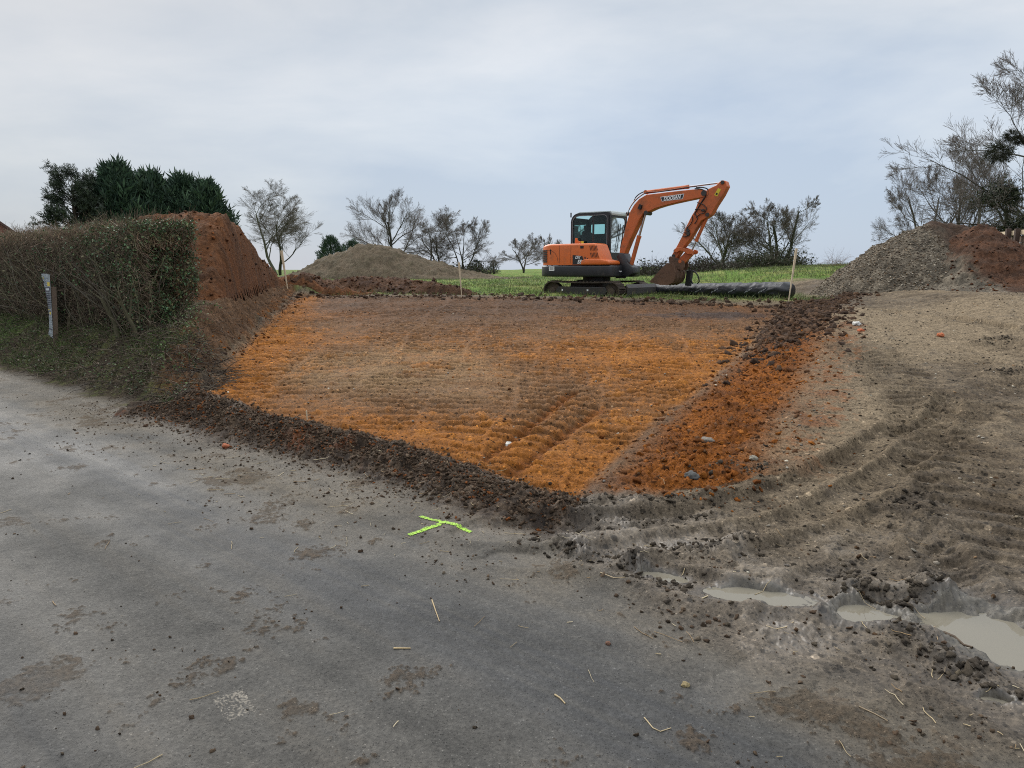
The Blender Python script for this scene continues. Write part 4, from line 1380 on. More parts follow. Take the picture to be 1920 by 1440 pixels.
def ivy_tree(base_px, Y, top_py, halfw, seed):
    """an evergreen thicket: bare limbs with leaf clumps hung along them"""
    rs = np.random.RandomState(seed)
    p = at(base_px, 505, Y); H = at(base_px, top_py, Y)[2] - 1.2
    root = empty('ivy_clad_tree', (p[0], p[1], 1.1))
    tag(root, 'dark ivy clad tree above the timber fence at the frame edge', 'tree')
    lv = [dict(k=8, jit=.08, taper=.4, n=8, t0=.15, ang=52, lr=.6, rr=.55), dict(k=6, jit=.15, up=.04, taper=.45, n=6, t0=.2, ang=48, lr=.55, rr=.55), dict(k=5, jit=.18, up=.02, taper=.5, n=5, t0=.2, ang=50, lr=.55, rr=.6), dict(k=4, jit=.2, taper=.6)]
    a = np.array([0.3, 2.4, 4.4])
    G = grow(np.zeros((3, 3)), np.stack([np.cos(a) * .35, np.sin(a) * .35, np.ones(3)], 1), np.full(3, H * .75), np.full(3, .14), lv, rs)
    G = [(w, np.maximum(r, .008)) for w, r in G]
    tree_mesh('trunk', [(0, G[0])], GREENBARK, root, rs)
    tree_mesh('limbs', [(i, G[i]) for i in (1, 2, 3)], GREENBARK, root, rs)
    pts = np.concatenate([G[1][0].reshape(-1, 3), G[2][0][:, 1:].reshape(-1, 3), G[3][0][:, -1]])
    keep = (fbm(pts[:, 0] * .9 + seed, pts[:, 2] * .9, 3, 5) > -.02 + .16 * (pts[:, 2] / H))
    pts = pts[keep]
    n = 7500
    P = pts[rs.randint(0, len(pts), n)] + rs.normal(0, .16, (n, 3))
    D = rs.normal(0, 1, (n, 3)) + np.array([0, 0, -.3])
    sc = rs.uniform(.10, .22, n)
    pal = np.array([(.018, .028, .011), (.030, .040, .015), (.045, .052, .02), (.012, .018, .009)])
    scatter('crown', SPRAYS, P, np.stack([sc, sc, sc], 1), pal[rs.randint(0, 4, n)], M_LEAF, rot=dir_mats(D, rs), rs=rs, smooth=False, parent=root)


ivy_tree(1902, 27, 330, 1.6, 71)


def thicket(name, label, cat, pts, Y, n, h, depth, seed, cols, leafy=0.0, r=(.006, .016), parent=None):
    """tangled low growth along a line of pixels: arching stems, twigs and some leaves"""
    rs = np.random.RandomState(seed)
    P = np.array([at(px, 505, Y) for px in pts])
    x0, x1 = P[0, 0], P[-1, 0]
    x = rs.uniform(x0, x1, n); y = Y + rs.normal(0, depth, n)
    g = gz(x, y)
    root = empty(name, ((x0 + x1) / 2, Y, float(g.mean())))
    tag(root, label, cat)
    P0 = np.stack([x, y, g - .05], 1) - np.array(root.location)
    P0[:, 2] += h * .25 * rs.rand(n) ** 2
    env = 0.45 + 0.55 * np.clip(fbm(x * .5, y * .3, 3, seed) + .6, 0, 1.2)
    D = np.stack([rs.normal(0, .8, n), rs.normal(0, .6, n), rs.uniform(.2, 1.2, n)], 1)
    L = h * env * rs.uniform(.5, 1.25, n)
    R = rs.uniform(*r, n)
    lv = [dict(k=6, jit=.18, sag=.35, taper=.5, n=4, t0=.2, ang=50, lr=.5, rr=.55), dict(k=4, jit=.2, sag=.1, taper=.5)]
    G = grow(P0, D, L, R, lv, rs)
    tree_mesh('stems', [(0, G[0]), (1, G[1])], cols, root, rs, (4, 3))
    if leafy:
        pts_ = G[1][0].reshape(-1, 3)
        m = int(len(pts_) * leafy)
        j = rs.randint(0, len(pts_), m)
        sc = rs.uniform(.03, .08, m) * (Y / 30 + .4)
        pal = np.array([(.03, .045, .016), (.045, .05, .022), (.05, .04, .022)])
        scatter('leaves', LEAVES, pts_[j], np.stack([sc, sc, sc], 1), pal[rs.randint(0, 3, m)], M_LEAF, 1.5, rs, False, parent=root)
    return root


BR = [(.038, .030, .024), (.055, .044, .036)]
thicket('brush_pile', 'long dark pile of cut brushwood on the field behind the bucket and roll', 'brush pile', (1196, 1260, 1330, 1385), 36, 900, 0.95, .9, 81, BR, .25)
thicket('bramble_thicket', 'green brown bramble thicket at the foot of the ivy clad trunks', 'shrub', (1375, 1440, 1500), 46, 650, 1.5, .9, 82, [(.045, .045, .028), (.06, .056, .038)], .5)
thicket('scrub', 'low grey scrub on the skyline beneath the bare clump of trees', 'shrub', (800, 850, 920), 76, 500, 1.5, 1.0, 83, BR, .3)
thicket('dry_reed_tuft', 'tuft of tall dry reddish stalks on the grass left of the gravel heap', 'dry weeds', (1552, 1566, 1578), 33, 70, .95, .12, 84, [(.16, .10, .07), (.20, .13, .09)], 0, (.003, .005))
# ------------------------------------------------------------------ hedge along the road
AX, AY = -0.762, 0.648           # along the road, westwards


def road_xy(al, s):
    al = np.asarray(al, float); s = np.asarray(s, float)
    return AX * al + NX * s, AY * al + NY * s


HA0, HA1, HS0, HS1 = 10.62, 25.0, 4.42, 5.35


def hedge_top(al):
    return 2.24 + 0.006 * (al - 10) + 0.10 * fbm(np.asarray(al) * 1.3, np.zeros_like(np.asarray(al, float)), 3, 3) - 0.25 * np.clip(1 - (np.asarray(al) - HA0) / 0.45, 0, 1) ** 2


def build_hedge():
    rs = np.random.RandomState(91)
    ox, oy = road_xy(14.0, 5.0)
    root = empty('hedge', (float(ox), float(oy), float(gz(ox, oy)[0])))
    O = np.array(root.location)
    tag(root, 'clipped brown hedge with bare twigs and dark ivy at its cut end', 'hedge')
    # solid uneven dark core added to block see-through, well behind the twig tips
    nu, nv = 150, 28
    u = np.linspace(HA0 + .40, HA1, nu)
    V = np.zeros((nu, nv, 3))
    for i, al in enumerate(u):
        top = float(hedge_top(al)) - 0.14
        endk = min(1.0, 0.35 + (al - HA0 - .40) * 2.0)
        for j in range(nv):
            a = PI * j / (nv - 1)
            cs, sn = math.cos(a), math.sin(a)
            e = 0.35
            cx = -abs(cs) ** e * (1 if cs > 0 else -1)
            sz = abs(sn) ** e
            s_ = (HS0 + HS1) / 2 + cx * ((HS1 - HS0) / 2 - .15) * (.6 + .4 * endk)
            x, y = road_xy(al, s_)
            z0 = float(gz(x, y)[0]) - .05
            V[i, j] = (x, y, z0 + (top - z0) * sz * (.9 + .1 * endk))
    f = V.reshape(-1, 3)
    nn = 0.09 * fbm(f[:, 0] * 3 + f[:, 2] * 2, f[:, 1] * 3 - f[:, 2] * 3, 4, 9) * 2
    f[:, 0] += NX * nn; f[:, 1] += NY * nn; f[:, 2] += nn * .6
    i = np.arange(nu - 1)[:, None] * nv + np.arange(nv - 1)[None]
    Q = np.stack([i, i + nv, i + nv + 1, i + 1], -1).reshape(-1, 4)
    cap = np.arange(nv)[None, :]
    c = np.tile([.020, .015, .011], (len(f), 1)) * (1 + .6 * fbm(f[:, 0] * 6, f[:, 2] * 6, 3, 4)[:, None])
    link('dark_core', mesh_np('dark_core', f - O, [Q, cap], True, {'albedo': np.clip(c, .004, 1)}), M_CLOD, root)

    # points on the skin: front, top, end
    def skin(n, wf=.62, wt=.26):
        r = rs.rand(n)
        al = HA0 + (HA1 - HA0) * rs.rand(n) ** 1.35
        t = hedge_top(al)
        s = np.where(r < wf, HS0 + rs.uniform(0, .16, n), rs.uniform(HS0, HS1, n))
        end = r > wf + wt
        hf = rs.rand(n) ** .8
        al = np.where(end, HA0 + rs.uniform(0, .22, n) + .32 * np.clip(fbm(hf * 3.5, s * 2.5, 3, 15) + .35, 0, 1), al)
        x, y = road_xy(al, s); g = gz(x, y)
        zz = g + (t - g) * hf
        top = (r >= wf) & ~end
        zz = np.where(top, t - rs.uniform(0, .16, n), zz)
        out = np.stack([np.where(end, -AX, -NX * ~top), np.where(end, -AY, -NY * ~top), np.where(top, 1.0, .25)], 1)
        return np.stack([x, y, zz], 1), out, al, zz - g, top, end

    # fine twigs
    n = 30000
    P, out, al, hz, top, end = skin(n)
    D = out * rs.uniform(.1, 1.0, n)[:, None] + rs.normal(0, .55, (n, 3)) + np.array([0, 0, .55])
    L = rs.uniform(.10, .42, n) * np.where(top, .62, 1.0)
    W = wander(P - D / np.linalg.norm(D, axis=1, keepdims=True) * (L * .55)[:, None], D, L, 4, .16, rs)
    R = (rs.uniform(.0014, .0040, n))[:, None] * np.linspace(1, .45, 4)[None]
    v, q = tube_arrays(W, R, 3)
    pal = 2.6 * np.array([(.082, .062, .044), (.060, .049, .033), (.11, .088, .062), (.054, .050, .028), (.070, .045, .034), (.042, .033, .024)])
    pick = rs.randint(0, 6, n)
    cc = pal[pick] * rs.uniform(.6, 1.3, n)[:, None]
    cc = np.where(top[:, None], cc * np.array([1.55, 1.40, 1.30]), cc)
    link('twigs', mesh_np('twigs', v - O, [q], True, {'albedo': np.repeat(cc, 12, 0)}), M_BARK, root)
    # stray shoots sticking out of the clipped top and face
    m_ = 2200
    Ps, outs, als, hzs, tops, ends = skin(m_, .25, .50)
    Ds = outs * .5 + rs.normal(0, .35, (m_, 3)) + np.array([0, 0, 1.0])
    Ws = wander(Ps, Ds, rs.uniform(.08, .30, m_), 4, .12, rs)
    v, q = tube_arrays(Ws, rs.uniform(.0016, .0035, m_)[:, None] * np.linspace(1, .5, 4)[None], 3)
    cs = np.array([(.19, .14, .105), (.14, .105, .075), (.11, .10, .055)])[rs.randint(0, 3, m_)]
    link('shoots', mesh_np('shoots', v - O, [q], True, {'albedo': np.repeat(cs, 12, 0)}), M_BARK, root)
    # older wood: upright stems and crossing branches near the face
    n = 420
    al = HA0 + (HA1 - HA0) * rs.rand(n) ** 1.3
    s = rs.uniform(HS0 - .02, HS0 + .16, n)
    x, y = road_xy(al, s); g = gz(x, y); t = hedge_top(al)
    P = np.stack([x, y, g + (t - g) * .45 * rs.rand(n) ** 1.6 - .05], 1)
    D = np.stack([rs.normal(0, .5, n), rs.normal(0, .25, n), np.full(n, 1.0)], 1)
    L = (t - P[:, 2]) * rs.uniform(.5, .95, n)
    W = wander(P, D, L, 8, .17, rs)
    R = rs.uniform(.003, .010, n)[:, None] * np.linspace(1, .45, 8)[None]
    v, q = tube_arrays(W, R, 5)
    pal = 1.5 * np.array([(.085, .080, .050), (.070, .062, .046), (.11, .10, .062), (.055, .046, .036)])
    cc = np.repeat(pal[rs.randint(0, 4, n)] * rs.uniform(.6, 1.25, n)[:, None], 40, 0)
    link('branches', mesh_np('branches', v - O, [q], True, {'albedo': cc}), M_BARK, root)
    # a few thick pale trunks seen through the twigs
    for (px, py, al_, h, r) in ((235, 560, 11.25, .85, .045), (10, 560, 17.3, .80, .035), (300, 540, 10.6, .9, .028), (160, 560, 13.2, .7, .022)):
        s_ = HS0 - .03
        x, y = road_xy(al_, s_); g = float(gz(x, y)[0])
        lv = [dict(k=6, jit=.10, taper=.7, n=4, t0=.5, ang=38, lr=.75, rr=.55), dict(k=6, jit=.16, up=.08, taper=.4, n=3, t0=.3, ang=45, lr=.5, rr=.6), dict(k=4, jit=.18, taper=.5)]
        G = grow(np.array([[x, y, g - .05]]) - O, np.array([[rs.normal(0, .12), -.05, 1.0]]), np.array([h * .75]), np.array([r]), lv, rs)
        tree_mesh('stem', [(i, G[i]) for i in range(3)], [(.115, .105, .062), (.115, .105, .065), (.13, .11, .075)], root, rs)
    # ivy and old leaves
    n = 24000
    P, out, al, hz, top, end = skin(n, .62, .14)
    x_ = (al - HA0)
    w = np.exp(-(x_ / .75) ** 2) * 1.5 + .55 * np.exp(-((x_ - 1.4) / 1.2) ** 2) * (hz > .7) + .10 + .25 * (fbm(al * 1.3, hz * 2, 3, 7) > .25)
    k = rs.rand(n) < w
    P, out = P[k], out[k]; n = len(P)
    P = P + out * rs.uniform(-.02, .11, n)[:, None]
    sc = rs.uniform(.024, .056, n)
    pal = 2.6 * np.array([(.020, .044, .019), (.028, .052, .020), (.016, .030, .014), (.044, .066, .026), (.05, .045, .02)])
    scatter('ivy', LEAVES, P - O, np.stack([sc, sc, sc], 1), pal[rs.randint(0, 5, n)] * rs.uniform(.7, 1.3, n)[:, None], M_LEAF, rs=rs, smooth=False,
            rot=dir_mats(rs.normal(0, 1, (n, 3)) + np.array([0, 0, -.5]), rs), parent=root)
    n = 5000
    P, out, al, hz, top, end = skin(n, .75, .2)
    sc = rs.uniform(.012, .03, n)
    pal = np.array([(.075, .040, .024), (.055, .034, .022), (.09, .06, .035)])
    scatter('dead_leaves', LEAVES, P - O, np.stack([sc, sc, sc], 1), pal[rs.randint(0, 3, n)], M_LEAF, rs=rs, smooth=False, rot=dir_mats(rs.normal(0, 1, (n, 3)), rs), parent=root)


build_hedge()


def build_verge_plants():
    rs = np.random.RandomState(93)
    # grass blades
    V, Fc, C = [], [], []
    n = 16000
    al = 7.5 + 16 * rs.rand(n) ** 1.2
    s = 3.65 + 1.15 * rs.rand(n)
    x, y = road_xy(al, s)
    dL = macro(x, y)[2]
    dens = fbm(x * 1.3, y * 1.3, 3, 12) + .45 * np.clip((al - 11) / 8, -0.3, 1.2) + .1
    k = (dens + rs.normal(0, .15, n) > .12) & (dL > .35)
    x, y, al, s = x[k], y[k], al[k], s[k]; n = len(x)
    z = full_z(x, y)
    L = rs.uniform(.05, .20, n)
    D = np.stack([rs.normal(0, .5, n) - NX * .2, rs.normal(0, .5, n) - NY * .2, np.ones(n)], 1)
    W = wander(np.stack([x, y, z], 1), D, L, 4, .2, rs, sag=.5)
    R = rs.uniform(.0016, .0034, n)[:, None] * np.array([1, .9, .6, .1])[None]
    v, q = tube_arrays(W, R, 3)
    pal = 1.35 * np.array([(.055, .095, .020), (.075, .120, .028), (.10, .10, .04), (.04, .065, .018)])
    c = np.repeat(pal[rs.randint(0, 4, n)] * rs.uniform(.6, 1.2, n)[:, None], 12, 0)
    o = link('verge_grass', mesh_np('verge_grass', v, [q], True, {'albedo': c}), M_LEAF)
    tag(o, kind='stuff')
    # low leaves: bramble, ivy, dock
    n = 17000
    al = 7.6 + 16 * rs.rand(n) ** 1.4
    s = 3.7 + 1.25 * rs.rand(n)
    x, y = road_xy(al, s)
    k = (macro(x, y)[2] > .2) & (fbm(x * 2, y * 2, 3, 17) + rs.normal(0, .2, n) > -.05)
    x, y = x[k], y[k]; n = len(x)
    z = full_z(x, y) + rs.uniform(0, .10, n)
    sc = rs.uniform(.014, .045, n)
    pal = 1.35 * np.array([(.040, .060, .022), (.030, .048, .018), (.065, .095, .030), (.075, .05, .03), (.055, .038, .024)])
    o = scatter('undergrowth', LEAVES, np.stack([x, y, z], 1), np.stack([sc, sc, sc], 1), pal[rs.randint(0, 5, n)] * rs.uniform(.6, 1.3, n)[:, None], M_LEAF, rs=rs, smooth=False,
                rot=dir_mats(rs.normal(0, 1, (n, 3)) * np.array([1, 1, .5]), rs))
    tag(o, kind='stuff')
    # dead stalks and hedge cuttings
    n = 4200
    al = 8.0 + 14 * rs.rand(n) ** 1.5
    s = 3.6 + 1.2 * rs.rand(n) ** .8
    x, y = road_xy(al, s)
    k = macro(x, y)[2] > -.1
    x, y = x[k], y[k]; n = len(x)
    L = rs.uniform(.08, .45, n) * (1 + .6 * (rs.rand(n) < .06))
    D = np.stack([rs.normal(0, 1, n), rs.normal(0, 1, n), rs.uniform(-.05, .5, n)], 1)
    W = wander(np.stack([x, y, full_z(x, y) + .02], 1), D, L, 5, .12, rs, sag=.25)
    R = rs.uniform(.0016, .0055, n)[:, None] * np.linspace(1, .5, 5)[None]
    v, q = tube_arrays(W, R, 4)
    pal = np.array([(.10, .08, .055), (.06, .045, .034), (.15, .12, .085), (.045, .034, .026)])
    c = np.repeat(pal[rs.randint(0, 4, n)] * rs.uniform(.6, 1.2, n)[:, None], 20, 0)
    o = link('hedge_cuttings', mesh_np('hedge_cuttings', v, [q], True, {'albedo': c}), M_BARK)
    tag(o, kind='stuff')
    # roots hanging out of the cut bank
    n = 260
    pts, d = near_line(P_LEFT[:5], n, .05, rs)
    xy = pts + np.stack([-d[:, 1], d[:, 0]], 1) * rs.uniform(.15, .5, n)[:, None]
    z = full_z(xy[:, 0], xy[:, 1])
    D = np.stack([d[:, 1] * .9, -d[:, 0] * .9, rs.uniform(-.7, .4, n)], 1) + rs.normal(0, .4, (n, 3))
    W = wander(np.stack([xy[:, 0], xy[:, 1], z], 1), D, rs.uniform(.08, .4, n), 5, .2, rs, sag=.35)
    v, q = tube_arrays(W, rs.uniform(.0015, .005, n)[:, None] * np.linspace(1, .4, 5)[None], 4)
    c = np.repeat(np.array([(.09, .06, .04), (.14, .10, .07), (.05, .035, .025)])[rs.randint(0, 3, n)], 20, 0)
    o = link('bank_roots', mesh_np('bank_roots', v, [q], True, {'albedo': c}), M_BARK)
    tag(o, kind='stuff')


build_verge_plants()


def build_sprays():
    """leafy shoots hanging over the end of the bank"""
    rs = np.random.RandomState(95)
    for (px, py, Y, L, n, lab) in ((340, 590, 9.35, .55, 5, 'leafy green spray of cut shoots sprawling over the cut end of the bank'),
                                  (312, 660, 8.95, .40, 4, 'bright leaved sapling low on the bank near the dark hollow'),
                                  (240, 695, 9.2, .35, 3, 'pale green leafy plant on the verge in front of the hedge trunk')):
        p = at(px, py, Y)
        root = empty('leafy_shoot', p)
        tag(root, lab, 'plant')
        P0 = np.zeros((n, 3)) + rs.normal(0, .05, (n, 3)) + np.array([-.1, .1, -.05])
        D = np.stack([rs.uniform(.0, 1.2, n), rs.uniform(-1, .1, n), rs.uniform(-.1, .7, n)], 1)
        lv = [dict(k=7, jit=.12, sag=.2, taper=.4, n=5, t0=.2, ang=45, lr=.5, rr=.6), dict(k=5, jit=.15, taper=.5)]
        G = grow(P0, D, np.full(n, L), np.full(n, .006), lv, rs)
        tree_mesh('stem', [(i, G[i]) for i in (0, 1)], [(.08, .055, .04), (.08, .07, .035)], root, rs)
        pts = G[1][0][:, 1:].reshape(-1, 3)
        pts = pts[rs.rand(len(pts)) < .9]
        m = len(pts)
        sc = rs.uniform(.02, .045, m)
        pal = np.array([(.07, .115, .03), (.095, .14, .045), (.05, .08, .025)])
        scatter('leaves', LEAVES, pts, np.stack([sc, sc, sc], 1), pal[rs.randint(0, 3, m)], M_LEAF, rs=rs, smooth=False, rot=dir_mats(rs.normal(0, 1, (m, 3)), rs), parent=root)


build_sprays()


def build_field_grass():
    rs = np.random.RandomState(97)
    n = 75000
    y = 17.5 + 30 * rs.rand(n) ** 1.8
    x = y * rs.uniform(-.28, .62, n)
    z, s, dL, dR, dN, dF, ins = macro(x, y)
    edge = dF + .25 * fbm(x * 1.7, y * 1.7, 4, 51)
    lot = sm(x, 7.4, 8.3) * (1 - sm(y, 22.5, 24.5))
    k = (edge > .35) & (lot < .3 + .2 * rs.rand(n)) & (dL < .4) & (fbm(x * 1.1, y * 1.1, 3, 8) + rs.normal(0, .2, n) > -.25)
    x, y = x[k], y[k]; n = len(x)
    z = full_z(x, y)
    L = rs.uniform(.04, .15, n) * (1 + .7 * (rs.rand(n) < .08))
    D = np.stack([rs.normal(0, .45, n), rs.normal(0, .45, n), np.ones(n)], 1)
    W = wander(np.stack([x, y, z - .01], 1), D, L, 3, .2, rs)
    R = rs.uniform(.003, .008, n)[:, None] * np.array([1, .8, .15])[None]
    v, q = tube_arrays(W, R, 3)
    pal = np.array([(.095, .140, .030), (.125, .165, .040), (.16, .15, .06), (.075, .11, .028)])
    c = np.repeat(pal[rs.randint(0, 4, n)] * rs.uniform(.6, 1.2, n)[:, None], 9, 0)
    o = link('field_grass', mesh_np('field_grass', v, [q], True, {'albedo': c}), M_LEAF)
    tag(o, kind='stuff')


build_field_grass()
# ------------------------------------------------------------------ excavator
EX_Y = 22.5
_o = at(1119, 505, EX_Y)
EXO = np.array([_o[0], EX_Y, 0.68])
PHI = math.radians(30) + math.atan2(_o[0], EX_Y)
HD = np.array([math.cos(PHI), -math.sin(PHI), 0]); LF = np.array([math.sin(PHI), math.cos(PHI), 0])


def exz(px, py, yl):
    """machine coordinates (forward, up) of the point at lateral offset yl behind a photo pixel"""
    d = ray(px, py); C = np.array([0, 0, CAMZ])
    t = (yl + (EXO - C) @ LF) / (d @ LF)
    P = C + t * d - EXO
    return (float(P @ HD), float(P[2]))


def prism(pts, y0, y1, bev=0.0, seg=2, axis='xz', angle=0.5):
    """extrude an outline: in the x-z plane across y, or in the x-y plane up z"""
    bm = bmesh.new()
    mk = (lambda p, w: (p[0], w, p[1])) if axis == 'xz' else (lambda p, w: (p[0], p[1], w))
    a = [bm.verts.new(mk(p, y0)) for p in pts]
    b = [bm.verts.new(mk(p, y1)) for p in pts]
    n = len(pts)
    bm.faces.new(a); bm.faces.new(b[::-1])
    for i in range(n):
        bm.faces.new((a[i], b[i], b[(i + 1) % n], a[(i + 1) % n]))
    bmesh.ops.recalc_face_normals(bm, faces=bm.faces)
    if bev > 0:
        bm.normal_update()
        es = [e for e in bm.edges if len(e.link_faces) == 2 and e.calc_face_angle(0) > angle]
        bmesh.ops.bevel(bm, geom=es, offset=bev, segments=seg, profile=0.5, affect='EDGES', clamp_overlap=True)
    return bm


def add_box(bm, c, s, rot=None):
    m = Matrix.Translation(c) @ (rot or Matrix()) @ Matrix.Diagonal((s[0], s[1], s[2], 1))
    bmesh.ops.create_cube(bm, size=1.0, matrix=m)


def add_cyl(bm, p, q, r, r2=None, seg=16):
    p, q = Vector(p), Vector(q)
    d = q - p
    m = Matrix.Translation((p + q) / 2) @ d.to_track_quat('Z', 'Y').to_matrix().to_4x4()
    bmesh.ops.create_cone(bm, cap_ends=True, segments=seg, radius1=r, radius2=r if r2 is None else r2, depth=d.length, matrix=m)


def cyl(name, p, q, r, m, parent, seg=16):
    bm = bmesh.new(); add_cyl(bm, p, q, r, None, seg)
    return link(name, mesh_bm(name, bm, True), m, parent)


def hose(name, pts, r, m, parent, sides=6):
    P = [Vector(p) for p in pts]
    out = []
    n = len(P)
    for i in range(n - 1):
        p0, p1, p2, p3 = P[max(0, i - 1)], P[i], P[i + 1], P[min(n - 1, i + 2)]
        for t in np.linspace(0, 1, 6, endpoint=False):
            out.append(0.5 * ((2 * p1) + (p2 - p0) * t + (2 * p0 - 5 * p1 + 4 * p2 - p3) * t * t + (3 * p1 - p0 - 3 * p2 + p3) * t ** 3))
    out.append(P[-1])
    W = np.array([[v[:] for v in out]])
    V, Q = tube_arrays(W, np.full((1, len(out)), r), sides)
    return link(name, mesh_np(name, V, [Q], True), m, parent)


def text_mesh(name, body, size, m, parent, origin, ux, uy, shear=0.25, bold=0.02, depth=0.0, space=1.0):
    cu = bpy.data.curves.new(name, 'FONT')
    cu.body = body; cu.size = size; cu.shear = shear; cu.offset = bold * size; cu.align_x = 'CENTER'; cu.align_y = 'CENTER'
    cu.space_character = space; cu.resolution_u = 3
    o = bpy.data.objects.new(name, cu); COL.objects.link(o)
    dg = bpy.context.evaluated_depsgraph_get()
    me = bpy.data.meshes.new_from_object(o.evaluated_get(dg))
    bpy.data.objects.remove(o); bpy.data.curves.remove(cu)
    me.name = name
    ux, uy = Vector(ux).normalized(), Vector(uy).normalized()
    uz = ux.cross(uy)
    M = Matrix((ux, uy, uz)).transposed().to_4x4(); M.translation = Vector(origin)
    me.transform(M)
    me.materials.clear()
    return link(name, me, m, parent)


def build_excavator():
    OR = mat('orange_paint', (.62, .135, .024), 0.38, noise=.10, nscale=3, dirt=(.20, .085, .04), dirt_amt=.25, dscale=2.5)
    ORB = mat('dusty_orange_paint', (.52, .118, .028), 0.48, noise=.12, nscale=4, dirt=(.17, .08, .04), dirt_amt=.45, dscale=3.5)
    DK = mat('charcoal_paint', (.020, .021, .024), 0.42, noise=.2, nscale=4, dirt=(.07, .055, .042), dirt_amt=.2, dscale=3)
    BK = mat('black_rubber', (.010, .010, .011), 0.6, noise=.2)
    TR = mat('muddy_track', (.035, .028, .022), 0.85, noise=.4, nscale=14, bump=.8, bscale=25, dirt=(.085, .058, .036), dirt_amt=.8, dscale=5)
    ST = mat('chrome_rod', (.55, .56, .58), 0.18, metal=1.0)
    DM = mat('dark_steel', (.045, .042, .040), 0.5, metal=.3, noise=.25, dirt=(.09, .06, .04), dirt_amt=.4)
    RU = mat('rusty_bucket', (.125, .062, .034), 0.75, noise=.4, nscale=5, bump=.6, bscale=12, dirt=(.055, .034, .022), dirt_amt=.7, dscale=3)
    WH = mat('white_decal', (.75, .75, .75), 0.5, noise=.05)
    YE = mat('yellow_decal', (.62, .50, .03), 0.5, noise=.1)
    RF = mat('pale_roof', (.42, .47, .46), 0.45, noise=.08)
    SE = mat('seat_fabric', (.020, .020, .022), 0.85, noise=.2)
    GL, nt, b = nodes_of('cab_glass')
    nt.nodes.remove(b)
    tr = N(nt, 'ShaderNodeBsdfTransparent'); tr.inputs[0].default_value = (.62, .86, .84, 1)
    gl = N(nt, 'ShaderNodeBsdfGlossy'); gl.inputs['Roughness'].default_value = .03; gl.inputs[0].default_value = (.9, 1, 1, 1)
    fr = N(nt, 'ShaderNodeFresnel', inp={0: 1.45})
    ms = N(nt, 'ShaderNodeMixShader')
    nt.links.new(fr.outputs[0], ms.inputs[0]); nt.links.new(tr.outputs[0], ms.inputs[1]); nt.links.new(gl.outputs[0], ms.inputs[2])
    nt.links.new(ms.outputs[0], nt.nodes['Material Output'].inputs['Surface'])

    root = empty('excavator', EXO, -PHI)
    tag(root, 'orange tracked excavator parked on the field edge with its bucket lowered', 'excavator')
    P = lambda name, bm, m, par=root, smooth=False: link(name, mesh_bm(name, bm, smooth), m, par)

    # --- tracks
    for sy in (-1, 1):
        yc = .76 * sy; w = .40
        xl, rr = 1.02, .265; zc = .285
        bm = bmesh.new()
        per = 4 * xl + 2 * PI * rr
        ns = 46
        for i in range(ns):
            u = per * i / ns
            if u < 2 * xl: x, z, a = -xl + u, zc + rr, 0.0
            elif u < 2 * xl + PI * rr:
                t = (u - 2 * xl) / rr; x, z, a = xl + rr * math.sin(t), zc + rr * math.cos(t), t
            elif u < 4 * xl + PI * rr:
                x, z, a = xl - (u - 2 * xl - PI * rr), zc - rr, PI
            else:
                t = (u - 4 * xl - PI * rr) / rr; x, z, a = -xl - rr * math.sin(t), zc - rr * math.cos(t), PI + t
            if a == 0.0: z -= .02 * math.sin((x + xl) / (2 * xl) * PI)
            R = Matrix.Rotation(a, 4, 'Y')
            add_box(bm, (x, yc, z), (per / ns * .97, w, .028), R)
            off = R @ Vector((0, 0, .026))
            add_box(bm, (x + off.x, yc, z + off.z), (.03, w * .98, .03), R)
        t_ = P('track', bm, TR)
        bm = bmesh.new()
        add_cyl(bm, (xl, yc - .1, zc), (xl, yc + .1, zc), rr * .93, None, 20)
        add_cyl(bm, (xl, yc - .17, zc), (xl, yc + .17, zc), rr * .42, None, 14)
        P('sprocket', bm, TR, t_, True)
        bm = bmesh.new()
        add_cyl(bm, (-xl, yc - .1, zc), (-xl, yc + .1, zc), rr * .93, None, 20)
        add_cyl(bm, (-xl, yc - .16, zc), (-xl, yc + .16, zc), rr * .38, None, 14)
        P('idler_wheel', bm, TR, t_, True)
        P('track_frame', prism([(-.88, .17), (.80, .17), (.86, .28), (.80, .41), (-.80, .41), (-.90, .30)], yc - .14, yc + .14, .02), DM, t_)
        for xr in (-.62, -.22, .18, .58):
            bm = bmesh.new(); add_cyl(bm, (xr, yc - .16, .125), (xr, yc + .16, .125), .085, None, 14)
            P('roller', bm, TR, t_, True)
        # marks on the frame
        if sy < 0:
            for xr in (-.66, .22):
                bm = bmesh.new(); add_box(bm, (xr, yc - .142, .31), (.055, .006, .05)); P('frame_mark', bm, WH, t_)
    bm = bmesh.new(); add_box(bm, (0, 0, .40), (1.1, 1.2, .22)); add_cyl(bm, (0, 0, .45), (0, 0, .72), .42, None, 28)
    P('carbody', bm, DM, root, True)
    # dozer blade
    bl = P('dozer_blade', prism([(1.50, .14), (1.56, .10), (1.60, .22), (1.58, .40), (1.50, .50), (1.475, .49), (1.53, .38), (1.545, .24)], -.95, .95, .006), DM)
    for y in (-.42, .42):
        bm = bmesh.new(); add_box(bm, (1.15, y, .30), (.72, .09, .12), Matrix.Rotation(.1, 4, 'Y')); P('blade_arm', bm, DM, bl)

    # --- house
    def plan(x0, x1, y0, y1, r, n=9, fr=.12):
        pts = []
        for (cx, cy, a0, rad) in ((x0 + r, y0 + r, PI, r), (x1 - fr, y0 + fr, 1.5 * PI, fr), (x1 - fr, y1 - fr, 0, fr), (x0 + r, y1 - r, .5 * PI, r)):
            m = n if rad == r else 4
            for i in range(m + 1):
                a = a0 + .5 * PI * i / m
                pts.append((cx + rad * math.cos(a), cy + rad * math.sin(a)))
        return pts
